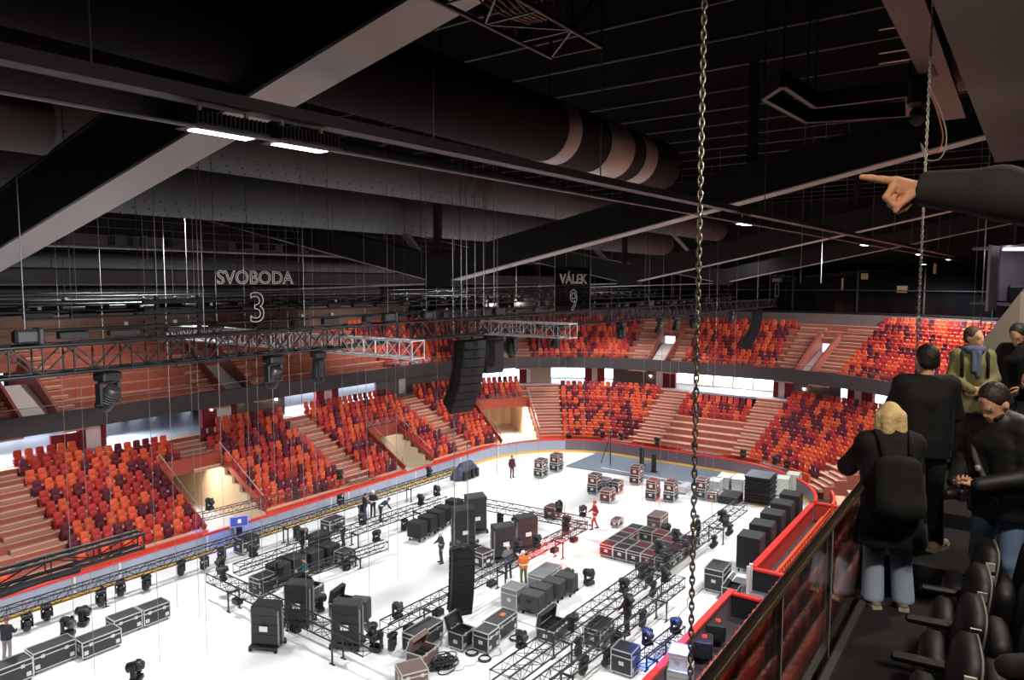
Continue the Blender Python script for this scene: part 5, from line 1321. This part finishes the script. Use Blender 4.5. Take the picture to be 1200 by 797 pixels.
    for s in 'LR':
        a, to = J['an' + s], J['to' + s]; f = (to - a); f.z = 0; f.normalize(); zb = to.z - .035 * k
        c = V((a.x, a.y, zb))
        pr = [(tuple(c - f * .045 * k + V((0, 0, .045)) * k), tuple(c + f * .10 * k + V((0, 0, .04)) * k), .045 * k, .042 * k), (tuple(c + f * .10 * k + V((0, 0, .04)) * k), tuple(c + f * .18 * k + V((0, 0, .03)) * k), .044 * k, .032 * k), (tuple(c + V((0, 0, .06)) * k), tuple(c + V((0, 0, .10)) * k), .045 * k, .045 * k)]
        o = soft_obj('shoe', [(pr, max(vox * .6, .008), .02, [((0, 0, zb + .002), (0, 0, -1))])], fab('shoe', shoe), t)
        if vox < .02:
            m = MB(); M = Matrix.Translation(c) @ rotz(math.atan2(f.y, f.x)); m.prism([(-.09 * k, -.04 * k), (.12 * k, -.047 * k), (.19 * k, -.035 * k), (.215 * k, 0), (.19 * k, .035 * k), (.12 * k, .047 * k), (-.09 * k, .04 * k)], 0, .026 * k, M); m.build('sole', mat('sole_pale', '#cfc6b4', .7), o)
    if helmet:
        soft_obj('helmet', [([e((-.005, 0, .145), (.125, .105, .11)), (h(.09, .05, .12), h(.09, -.05, .12), .02 * k, .02 * k)], max(.014, vox * .6), .02, [(h(0, 0, .105), tuple(R @ V((0, 0, -1))))])], mat('helmet_' + helmet.strip('#'), helmet, .4), t)
    else:
        hp_ = [e((-.014, 0, .138), (.102, .088, .104)), (h(-.05, .03, .08), h(-.05, -.03, .08), .052 * k, .052 * k)]; clp = [(h(.062, 0, .15), tuple(R @ V((1, 0, -.55)).normalized()))]
        if hl: hp_ += [(h(-.02, .08, .12), h(-.01, .092, .11 - hl), .052 * k, .045 * k), (h(-.02, -.08, .12), h(-.01, -.092, .11 - hl), .052 * k, .045 * k), (h(-.07, .045, .12), h(-.065, .055, .09 - hl), .065 * k, .058 * k), (h(-.07, -.045, .12), h(-.065, -.055, .09 - hl), .065 * k, .058 * k), (h(-.07, 0, .14), h(-.03, 0, .17), .07 * k, .075 * k)]
        else: clp.append((h(.0, 0, .045), tuple(R @ V((.35, 0, -1)).normalized())))
        soft_obj('hair', [(hp_, max(.012, vox * .6) if vox > .02 else .010, .02, clp)], mat('hair_' + hair.strip('#'), hair, .6, var=.35, scale=40, bump=.5), t)
    if beard: soft_obj('beard', [([e((.04, 0, .022), (.062, .062, .05))], .007, .01, [(h(.06, 0, .04), tuple(R @ V((.2, 0, 1)).normalized()))])], mat('hair_' + hair.strip('#'), hair, .6, var=.35, scale=40, bump=.5), t)
    if vox < .02:
        for s in (-1, 1):
            m = MB(); m.ball(h(.083, s * .03, .088), .011 * k, 8); m.build('eye', mat('eye_dark', '#2a201c', .3), t)
            m = MB(); m.tube(h(.096, s * .016, .113), h(.083, s * .05, .112), .005 * k, 5); m.build('eyebrow', mat('hair_' + hair.strip('#'), hair, .6), t)
        m = MB(); m.tube(h(.099, -.02, .028), h(.099, .02, .028), .0045 * k, 5); m.build('lips', mat('lips', '#a3604f', .5), t)
    if band:
        o = soft_obj('reflective_band', [([(tuple(J['waist'] + V((0, .085, 0)) * k), tuple(J['waist'] - V((0, .085, 0)) * k), (.105 + g + .02) * k, (.105 + g + .02) * k)], vox * .7, .03, [((0, 0, J['waist'].z + .035), (0, 0, 1)), ((0, 0, J['waist'].z - .035), (0, 0, -1))])], mat('band_' + band.strip('#'), band, .5), t)
    return t
# --- the group on the walkway (feet placed where the photo shows them)
def at_floor(px, d, z):
    p = at_d(px, 400, d); return V((p.x, p.y, z))
# woman with blonde bob, seen from behind, leaning on the handrail
wp = at_floor(1052, 5.68, FZ); W = figure('woman with short blonde hair seen from behind, long black coat and pale jeans', wp, .42, 1.68, '#08080a', '#b4c6e0', '#a39a86', '#e6c48c', vox=.014, hem=.55, loose=.03, hl=.085, skirt=.07, wide=.03, hood=True,
    pose=dict(chest=(.06, 0, 1.29), neck=(.10, 0, 1.44), head=(.12, 0, 1.50), shL=(.07, .17, 1.39), shR=(.07, -.17, 1.39), elL=(.20, .30, 1.15), elR=(.22, -.24, 1.15), wrL=(.42, .22, 1.14), wrR=(.42, -.12, 1.14), pitch=.12, yaw=.25, knL=(.03, .11, .5), knR=(.03, -.10, .5)))
# her backpack
t = thing('backpack', 'small black backpack worn by the blonde woman', 'backpack', wp + V((0, 0, .98)) , .42)
soft_obj('bag_body', [([((-.20, .10, -.10), (-.14, .10, .22), .09, .07), ((-.20, -.10, -.10), (-.14, -.10, .22), .09, .07), ((-.24, .05, -.08), (-.24, -.05, -.08), .08, .08), ((-.20, 0, -.10), (-.15, 0, .23), .10, .08)], .012, .08, ())], mat('bag_black', '#141416', .6, bump=.2), t)
m = MB(); m.path([(-.262 + .004 * abs(i - 5), -.13 + .026 * i, .03 + .012 * math.sin(i * .7)) for i in range(11)], .006, 5); m.build('zip', mat('zip_steel', '#b4b4b4', .3, .8), t)
m = MB(); m.path([(-.30, -.09 + .018 * i, -.09 - .02 * math.sin(i * .314)) for i in range(11)], .008, 5); m.build('front_zip', mat('zip_steel', '#b4b4b4', .3, .8), t)
for s in (-1, 1):
    m = MB(); m.path([(-.11, s * .10, .27), (-.07, s * .11, .40), (.02, s * .13, .47), (.10, s * .14, .42)], .02, 6); m.build('strap', mat('bag_black', '#141416', .6), t)
# dark haired man in black behind her
figure('dark haired man seen from behind in black jacket, beyond the blonde woman', at_floor(1088, 6.25, 12.62), .35, 1.84, '#090a0d', '#101114', '#c9b89e', '#1d1613', vox=.015, hem=.80, loose=.008,
       pose=dict(elL=(.08, .25, 1.16), elR=(.08, -.25, 1.16), wrL=(.28, .20, 1.08), wrR=(.28, -.18, 1.08), yaw=.15, toR=(.12, -.24, .035)))
# man in olive jacket with hands folded
g0 = at_floor(1141, 8.4, 12.75)
figure('man in olive green jacket and scarf with folded hands, looking right', g0, PI + .25, 1.74, '#7a774e', '#232428', '#2a2624', '#4a3a2a', vox=.015, hem=.72, loose=.004,
       pose=dict(shL=(0, .15, 1.40), shR=(0, -.15, 1.40), elL=(.04, .22, 1.14), elR=(.04, -.22, 1.14), wrL=(.24, .06, 1.02), wrR=(.25, -.05, 1.02), yaw=.75, pitch=-.05), hands={'L': ((.1, -.8, -.3), (-1, 0, 0), .5, -1), 'R': ((.1, .8, -.3), (-1, 0, 0), .5, 1)})
t = thing('scarf', 'blue grey scarf round the neck of the man in olive jacket', 'scarf', g0 + V((0, 0, 1.47)), PI + .25)
soft_obj('scarf_cloth', [([tuple([(.09 * math.cos(a), .09 * math.sin(a), 0), (.09 * math.cos(a + .7), .09 * math.sin(a + .7), 0), .045, .045]) for a in [i * .7 for i in range(9)]] + [((.12, .04, -.04), (.15, .03, -.30), .025, .028), ((.12, -.02, -.04), (.15, -.02, -.24), .025, .028)], .012, .02, ())], mat('scarf_blue', '#56607a', .9, bump=.3), t)
t = thing('backpack', 'black backpack on the back of the man in olive jacket', 'backpack', g0 + V((0, 0, 1.2)), PI + .25)
soft_obj('bag_body', [([((-.22, .1, -.15), (-.20, .1, .2), .08, .08), ((-.22, -.1, -.15), (-.20, -.1, .2), .08, .08)], .016, .05, ())], mat('bag_black', '#141416', .6, bump=.2), t)
for s in (-1, 1):
    m = MB(); m.path([(-.13, s * .12, .25), (0, s * .13, .285), (.11, s * .13, .2), (.135, s * .13, -.05)], .02, 6); m.build('strap', mat('bag_black', '#141416', .6), t)
# man looking down at the camera in his hands
q0 = at_floor(1182, 5.3, 12.36); rq = 2.45
puff = stripes('puffer_black', '#1b1c1a', '#131412', 14, 'Z', .55, .5)
figure('man in black quilted jacket and jeans looking down at a camera in his hands', q0, rq, 1.92, '#1c1d20', '#7c97bb', '#4a4038', '#231a15', vox=.013, hem=.80, loose=.010, beard=True, hood=True, tex=puff,
       pose=dict(neck=(.02, 0, 1.46), head=(.035, 0, 1.51), elL=(.05, .27, 1.14), elR=(.03, -.27, 1.14), wrL=(.30, .10, 1.06), wrR=(.29, -.09, 1.03), pitch=.55, yaw=-.05), hands={'L': ((.35, -.75, .1), (-.3, 0, -1), .7, -1), 'R': ((.5, .8, .15), (-.3, 0, 1), .6, -1)})
t = thing('camera', 'black photo camera held by the man in quilted jacket', 'camera', q0 + V((math.cos(rq) * .40, math.sin(rq) * .40, 1.075)), rq)
m = MB(); m.box((0, 0, 0), (.07, .13, .09), bev=.012); m.box((0, .0, .055), (.05, .05, .03), bev=.008); m.build('camera_body', mat('camera_black', '#151517', .45), t)
m = MB(); m.lathe([(.036, .03), (.038, .05), (.038, .12), (.034, .125)], None, 14); m.build('lens', mat('camera_black', '#151517', .45), t)
t = thing('shoulder_strap', 'dark bag strap with round badge across the quilted jacket', 'strap', q0 + V((0, 0, 1.1)), rq); m = MB(); m.path([(.10, -.17, .34), (.17, -.08, .22), (.185, .02, .08), (.17, .13, -.08)], .022, 6); m.build('webbing', mat('strap_grey', '#3a3a3e', .7), t)
m = MB(); m.lathe([(.024, 0), (.024, .012), (.01, .014)], Matrix.Translation((.20, -.02, .15)), 12); m.build('badge', mat('badge_pale', '#b8b8b8', .4), t)
# man by the sloping parapet
figure('man in black jacket with one arm out on the sloping parapet', at_floor(1197, 8.5, 12.75), 2.5, 1.78, '#0c0d0f', '#7486a0', '#2a2624', '#1f1a17', vox=.016, hem=.84, loose=.02, beard=True,
       pose=dict(elL=(.02, .28, 1.14), wrL=(.2, .2, 1.0), elR=(.10, -.32, 1.20), wrR=(.22, -.52, 1.12), pitch=.45, yaw=.1))
figure('person in black at the right frame edge, higher on the stairs', at_floor(1243, 7.3, 13.15), 2.6, 1.78, '#0b0b0d', '#22242a', '#222222', '#5a3d28', vox=.018, hem=.84, loose=.03, pose=dict(pitch=.1))
m = MB(); e = at_floor(1243, 7.3, 0); m.box((e.x + .25, e.y - .75, 12.75), (1.0, 1.75, .8)); struct('stair_landing', m, CARPET)
# the pointing man, most of him right of the frame
D = 2.4
def hp3(px, py, d): return tuple(at_d(px, py, d))
sh = at_d(1262, 246, 2.15); foot = V((sh.x + .10, sh.y - .26, sh.z - 1.42 * 1.02))
m = MB(); m.box((foot.x - .2, foot.y - .32, foot.z - .2), (1.2, 1.0, .4)); m.box((foot.x - .2, foot.y - .32, (foot.z + 12.0) / 2 - .2), (1.1, .9, foot.z - 12.0)); struct('stair_block', m, CARPET)
t = thing('person', 'man reaching in from the right edge, dark sleeve, pointing left with ringed hand', 'person', foot, 0)
L0 = lambda p: tuple(V(p) - foot)
wr = L0(hp3(1076, 221, 2.40)); el = L0(hp3(1172, 226, 2.24)); s0 = L0(sh)
rzv = math.atan2(.81, -.585)
fw = V((math.cos(rzv), math.sin(rzv), 0)); lf = V((-fw.y, fw.x, 0)); base = V((s0[0], s0[1], 0)) - fw * .02 + (V((s0[0], s0[1], 0)) * 0)
ct = V((s0[0], s0[1], 0)) + lf * .18
pt = lambda f, l, z: tuple(ct + fw * f + lf * l + V((0, 0, z)))
body = [(s0, el, .052, .044), (el, wr, .044, .03), (pt(0, .17, 1.43), s0, .06, .06), (pt(0, 0, .98), pt(0, 0, 1.34), .13, .14), (pt(0, 0, 1.34), pt(0, 0, 1.54), .08, .055), ('e', pt(.01, 0, 1.66), (.085, .085, .115)), (pt(.07, 0, 1.6), pt(.10, 0, 1.62), .02, .014), (pt(0, .17, 1.43), pt(0, .24, 1.15), .05, .042), (pt(0, .24, 1.15), pt(.06, .25, .9), .042, .03)]
for s in (-1, 1): body += [(pt(0, s * .09, .95), pt(.01, s * .1, .5), .08, .055), (pt(.01, s * .1, .5), pt(0, s * .1, .06), .054, .036), (pt(0, s * .1, .04), pt(.15, s * .12, .035), .035, .03)]
hd = []
K = lambda *a: [L0(hp3(*q)) for q in a]
def chain_f(pts, r0, r1):
    n = len(pts) - 1
    for i in range(n): hd.append((pts[i], pts[i + 1], r0 + (r1 - r0) * i / n, r0 + (r1 - r0) * (i + 1) / n))
wrp = K((1076, 221, 2.40))[0]
for q, r in (((1050, 212, 2.385), .016), ((1047, 219, 2.385), .015), ((1049, 225, 2.39), .014), ((1054, 230, 2.40), .013)): hd.append((wrp, K(q)[0], .024, r))
chain_f(K((1050, 212, 2.385), (1034, 210.5, 2.385), (1020, 208.5, 2.385), (1010, 207.5, 2.385)), .0135, .0095)
chain_f(K((1047, 218, 2.383), (1038.5, 231, 2.37), (1047, 240, 2.366), (1056, 238, 2.375)), .0125, .009)
chain_f(K((1049, 225, 2.388), (1044, 239, 2.378), (1052.5, 247.5, 2.375), (1060, 242, 2.384)), .012, .0085)
chain_f(K((1055, 229, 2.40), (1053, 242, 2.392), (1060, 245, 2.39), (1066, 239, 2.395)), .0105, .008)
chain_f(K((1069, 228, 2.378), (1061, 234, 2.362), (1053, 241, 2.355), (1050, 247, 2.357)), .015, .0095)
soft_obj('body', [(body, .016, .03, ()), (hd, .0038, .006, ())], SKIN, t)
cuff = (V(wr) - V(el)).normalized(); cw = tuple(V(wr) - cuff * .005)
soft_obj('jacket', [([(s0, el, .085, .082), (el, wr, .080, .058), (pt(0, .17, 1.43), s0, .09, .09), (pt(0, .08, .90), pt(0, .08, 1.34), .14, .13), (pt(0, -.08, .90), pt(0, -.08, 1.34), .14, .13), (pt(0, .17, 1.43), pt(0, .25, 1.15), .07, .065), (pt(0, .25, 1.15), pt(.06, .26, .92), .065, .05)], .014, .03, [(cw, tuple(cuff))])], mat('sleeve_grey', '#2b2b2e', .9, var=.15, bump=.3), t)
soft_obj('trousers', [([(pt(0, s * .09, .95), pt(.01, s * .1, .5), .095, .07) for s in (-1, 1)] + [(pt(.01, s * .1, .5), pt(0, s * .1, .1), .07, .055) for s in (-1, 1)] + [(pt(0, .08, .93), pt(0, -.08, .93), .11, .11)], .02, .03, ())], mat('cloth_legs_22242a', '#22242a', .9), t)
soft_obj('hair', [([('e', pt(-.015, 0, 1.69), (.095, .095, .105))], .014, .02, [(pt(.05, 0, 1.66), tuple((fw - V((0, 0, .6))).normalized()))])], mat('hair_1d1613', '#1d1613', .6), t)
for s in (-1, 1): soft_obj('shoe', [([(pt(-.03, s * .1, .045), pt(.17, s * .12, .035), .05, .04)], .014, .02, [((0, 0, .002), (0, 0, -1))])], mat('cloth_shoe_222222', '#222222', .7), t)
r1, r2 = V(K((1047, 225, 2.384))[0]), V(K((1044, 239, 2.378))[0]); M = frame(r1.lerp(r2, .12), r2); m = MB(); m.path([(0, .0135 * math.cos(a), .0135 * math.sin(a)) for a in [2 * PI * i / 14 for i in range(14)]], .0022, 5, 0, True); o = m.build('ring', mat('gold', '#e0b352', .25, 1.0, var=0), t); o.matrix_local = M; o['label'] = 'thin gold finger ring'
# --- the crew on the rink
def crew(label, px, py, rz, **kw):
    p = at_z(px, py, 0); return figure(label, (p.x, p.y, 0), rz, vox=kw.pop('vox', .034), **kw)
work = dict(elL=(.12, .26, 1.15), elR=(.12, -.26, 1.15), wrL=(.36, .15, 1.1), wrR=(.36, -.15, 1.1), pitch=.35)
bend = dict(chest=(.30, 0, 1.16), neck=(.42, 0, 1.24), head=(.46, 0, 1.27), shL=(.36, .17, 1.22), shR=(.36, -.17, 1.22), elL=(.5, .2, .98), elR=(.5, -.2, .98), wrL=(.62, .14, .8), wrR=(.62, -.14, .8), waist=(.1, 0, 1.05), pitch=.7)
walk = dict(knL=(.18, .1, .52), anL=(.2, .1, .09), toL=(.36, .12, .035), knR=(-.04, -.1, .5), anR=(-.22, -.1, .10), toR=(-.06, -.12, .035), elL=(-.1, .25, 1.15), wrL=(.05, .27, .92), elR=(.1, -.25, 1.15), wrR=(.3, -.2, 1.05))
crew('person in dark vest and grey trousers at the far left edge', 9, 774, .6, top='#2c2d33', legs='#8d8388', helmet='#7a3a40', pose=work)
crew('person in teal vest and beige trousers among the dark cabinets', 352, 690, 2.6, top='#1f4a4f', legs='#b9a084', hair='#2a1d18', band='#d8d4c0', pose=work)
crew('person in dark blue standing alone by the left boards looking at hands', 355, 655, 2.4, top='#23304e', legs='#2a3350', hair='#6b4a35', pose=work)
crew('person in dark top with pale belt bending at the left truss', 403, 640, 2.2, top='#1d1e24', legs='#2a2b31', band='#c9c0b0', pose=bend)
crew('person in blue trousers standing by the left floor truss', 422, 608, -.5, top='#1e2029', legs='#2b3f86', hair='#1f1a18', pose=work)
crew('person with white helmet working at the left floor truss', 436, 606, .4, top='#1e2230', legs='#23252d', helmet='#eceae6', band='#d8d8d0', pose=work)
crew('person in dark blue bending down beside the white helmet', 446, 611, -.6, top='#232b45', legs='#23252d', hair='#1f1a18', band='#d8d8d0', pose=bend)
crew('person with white helmet and tool vest left of the low hanging speakers', 517, 660, 2.6, top='#3a3a40', legs='#3f4046', helmet='#e4e2de', band='#c9c6c0', pose=dict(elL=(-.05, .3, 1.16), wrL=(.02, .36, .94), elR=(.1, -.28, 1.15), wrR=(.3, -.16, 1.1)))
crew('person in black crouching over the cube flight case', 553, 660, -.6, top='#17181b', legs='#1d1d21', hair='#4a3020', pose=dict(pelvis=(-.1, 0, .55), waist=(0, 0, .66), chest=(.16, 0, .86), neck=(.26, 0, 1.0), head=(.29, 0, 1.05), shL=(.2, .17, .96), shR=(.2, -.17, .96), elL=(.4, .22, .82), elR=(.4, -.22, .82), wrL=(.6, .12, .85), wrR=(.6, -.12, .85), hipL=(-.1, .1, .52), hipR=(-.1, -.1, .52), knL=(.28, .16, .5), knR=(.28, -.16, .5), anL=(.0, .14, .08), anR=(.0, -.14, .08), toL=(.16, .17, .035), toR=(.16, -.17, .035), pitch=.5), hem=.5)
crew('person with white helmet beside the middle truss, left of the orange vest', 600, 679, .9, top='#7d7f86', legs='#34363c', helmet='#f0eeea', pose=work)
crew('person in orange safety vest and green trousers at the middle truss', 612, 685, .9, top='#e07a3a', legs='#5d6a45', helmet='#ece8e0', band='#e8e0c8', pose=work)
crew('person in black hooded top standing between the two right trusses', 741, 746, 2.6, top='#17181b', legs='#202126', hair='#15120f', pose=work, hood=True, vox=.028)
crew('red lit person pushing at the corner of the far truss', 697, 620, 2.4, top='#9a2a2c', legs='#b23a36', helmet='#c8342e', band='#f0b0a0', pose=walk)  # red stage light put into the colours of clothes and helmet
crew('person in maroon standing alone on the far white floor', 600, 560, -1.9, top='#4a2228', legs='#4d2a2c', hair='#2a1d18')
crew('person in black standing at the far end of the wide truss', 826, 640, 2.2, top='#1a1a1e', legs='#202126', hair='#1f1a18', pose=work)
# ---------------------------------------------------------------- nothing on the rink stands inside anything else
def foot(o):
    xs = []; ys = []; zs = []
    for c in [o] + list(o.children):
        if c.type == 'MESH':
            M = o.matrix_world.inverted() @ (o.matrix_world @ c.matrix_local if c is not o else o.matrix_world)
            for b in c.bound_box: v = M @ V(b); xs.append(v.x); ys.append(v.y); zs.append(v.z)
    return (max(xs) - min(xs)) / 2, (max(ys) - min(ys)) / 2, max(zs)
bpy.context.view_layer.update()
IT = []
for o in COL.objects:
    if o.parent is None and o.type == 'EMPTY' and o.get('category') in ('case', 'speaker', 'speaker cart', 'person', 'stage lamp', 'monitor', 'mat stack', 'crate', 'covered gear', 'stand') and o.name.split('.')[0] not in ('hanging_speakers', 'truss_stand') and abs(o.location.z) < .12:
        hx, hy, hz = foot(o); a = o.rotation_euler.z; c, s = abs(math.cos(a)), abs(math.sin(a))
        if o['category'] == 'person': hx = hy = .26; c, s = 1, 0
        IT.append([o, hx * c + hy * s, hx * s + hy * c, hz, 0.0 if o.get('group') == 'pack of cases pushed together on the rink' or o['category'] in ('mat stack',) else 1.0])
UP = [(o, min(IT, key=lambda q: (q[0].location.xy - o.location.xy).length)[0]) for o in COL.objects if o.parent is None and o.get('category') == 'case' and .3 < o.location.z < 1.5]
UP = [(u, l, u.location.xy - l.location.xy) for u, l in UP]
SEG = [(p, q, w / 2, p.z - h / 2 - .05) for (p, q, h, w), wd in FT.values()]
for it in range(60):
    for i in range(len(IT)):
        A = IT[i]
        for j in range(i + 1, len(IT)):
            Bq = IT[j]
            if A[4] + Bq[4] == 0: continue
            dx = Bq[0].location.x - A[0].location.x; dy = Bq[0].location.y - A[0].location.y
            ox = A[1] + Bq[1] + .03 - abs(dx); oy = A[2] + Bq[2] + .03 - abs(dy)
            if ox > 0 and oy > 0:
                wa, wb = A[4] / (A[4] + Bq[4]), Bq[4] / (A[4] + Bq[4])
                if ox < oy: sg = 1 if dx >= 0 else -1; A[0].location.x -= sg * ox * wa; Bq[0].location.x += sg * ox * wb
                else: sg = 1 if dy >= 0 else -1; A[0].location.y -= sg * oy * wa; Bq[0].location.y += sg * oy * wb
        if A[4] and A[3] > .8:
            for p, q, hw, zb in SEG:
                if A[3] < zb: continue
                d = V((q.x - p.x, q.y - p.y)); L = d.length; d /= L; r = V((A[0].location.x - p.x, A[0].location.y - p.y)); t_ = r.dot(d)
                if -.2 < t_ < L + .2:
                    nn = V((-d.y, d.x)); e = r.dot(nn); need = hw + abs(nn.x) * A[1] + abs(nn.y) * A[2] + .04
                    if abs(e) < need: mv = (need - abs(e)) * (1 if e >= 0 else -1); A[0].location.x += nn.x * mv; A[0].location.y += nn.y * mv
for u, l, dlt in UP: u.location.x = l.location.x + dlt.x; u.location.y = l.location.y + dlt.y
# ================================================================ lights: the floodlights of the hall, the foyer, a few stage lamps, and added fill lights
def spot(name, p, tgt, power, angle, blend=.6, col=(1, 1, 1), size=.3):
    l = bpy.data.lights.new(name, 'SPOT'); l.energy = power; l.spot_size = math.radians(angle); l.spot_blend = blend; l.color = col; l.shadow_soft_size = size
    o = bpy.data.objects.new(name, l); COL.objects.link(o); o.location = p
    o.rotation_euler = (Vector(tgt) - Vector(p)).to_track_quat('-Z', 'Y').to_euler(); return o
def area(name, p, tgt, power, sx, sy, col=(1, 1, 1)):
    l = bpy.data.lights.new(name, 'AREA'); l.shape = 'RECTANGLE'; l.size = sx; l.size_y = sy; l.energy = power; l.color = col
    o = bpy.data.objects.new(name, l); COL.objects.link(o); o.location = p
    o.rotation_euler = (Vector(tgt) - Vector(p)).to_track_quat('-Z', 'Y').to_euler(); return o
FLOODW = 11000
for i, p in enumerate(FL): spot('floodlight_lamp', p + Vector((0, 0, -.14)), (p.x, p.y + 6, 0), FLOODW * (.6 if i > 1 else .5), 150, .5, (.97, .98, 1))
for x, y in [(-4, 29.3), (16, 29.3), (36, 29.3), (55, 29.3)]: spot('floodlight_lamp', (x, y, 18.55), (x, y, 0), FLOODW * .8, 108, .35, (.97, .98, 1))  # added floodlights behind the ducts, for the left stands
# foyer light washing out through the openings
for s, w in ((14, 500), (21, 700), (36, 350), (44, 350), (57, 350), (62, 500), (73, 700), (85, 250)):
    x, y = fr(s, 12.0); x2, y2 = fr(s, 5); area('foyer_lamp', (x, y, 6.6), (x2, y2, 2), w, 3, .4, (.88, .92, 1))
# unseen fill spots added under the roof for the upper stand
for s in (20, 45, 62, 74, 88):
    x, y = fr(s, 6.5); spot('stand_fill', (x, y, 14.2 if s < 50 else 19), (*fr(s, 11), 8), 1500 if s < 50 else 600, 110, .8, (1, .95, .9))
for (a, b, k), pw in zip(VOMS[:3], (170, 25, 600)):
    x, y = fr((a + b) / 2, row_o(k + 1) + 1.2); area('tunnel_lamp', (x, y, row_z(k + 1) - .5), (*fr((a + b) / 2, 2), 0), pw, 1.5, .4, (1, .93, .82))
# small warm wall spots in the foyer
# red and blue stage lamps being tested
spot('stage_lamp_red', (38, 17, 13), (33.0, 20.0, 0), 24000, 19, .5, (1, .03, .02), .1)
spot('stage_lamp_red', (50, 17, 13), (46, 21, 0), 10000, 18, .6, (1, .05, .03), .1)
b = at_z(263, 618, 1); spot('stage_lamp_blue', (b.x, b.y - 6, 11), b, 7000, 20, .6, (.08, .15, 1), .1)
b = at_z(795, 765, 1); spot('stage_lamp_blue', (b.x - 1, b.y + 5, 11), b, 22000, 20, .6, (.1, .2, 1), .1)
# unseen warm fills added over the walkway, the last for the hand
area('walkway_fill', (4.5, -1.0, 16.8), (6.5, .5, 12.5), 75, .3, .3, (1, .88, .76))
area('walkway_fill', (9.5, -.8, 16.8), (9.5, .3, 12.5), 75, .3, .3, (1, .88, .76))
area('walkway_fill', (.4, -.4, 16.9), (3.0, .1, 15.3), 42, .2, .2, (1, .8, .6))
for x in (8, 18, 28, 40): area('under_walkway_fill', (x, -.6, 11.2), (x, 6, 2), 320, 1.2, .3, (1, .86, .76))  # unseen fills added below the walkway to brighten the right stand
w = bpy.data.worlds.new('world'); w.use_nodes = True; w.node_tree.nodes['Background'].inputs[0].default_value = (.05, .05, .06, 1); w.node_tree.nodes['Background'].inputs[1].default_value = .1; SC.world = w
# ================================================================ camera and view
cd = bpy.data.cameras.new('camera'); cd.sensor_width = 36; cd.lens = FOC / 1200 * 36; cd.clip_start = .05; cd.clip_end = 400
cam = bpy.data.objects.new('camera', cd); COL.objects.link(cam); SC.camera = cam
Xc = Vector((AX.x, AY.x, AZ.x)); Yc = Vector((AX.y, AY.y, AZ.y)); Zc = -Vector((AX.z, AY.z, AZ.z))
M = Matrix((Xc, Yc, Zc)).transposed().to_4x4(); M.translation = CAM; cam.matrix_world = M
vs = SC.view_settings; vs.view_transform = 'Standard'; vs.look = 'None'; vs.gamma = 1; vs.exposure = 0.55; vs.use_curve_mapping = False
SC.cycles.max_bounces = 6; SC.cycles.transparent_max_bounces = 16; SC.cycles.sample_clamp_indirect = 6; SC.cycles.use_denoising = True
SC.cycles.caustics_reflective = False; SC.cycles.caustics_refractive = False
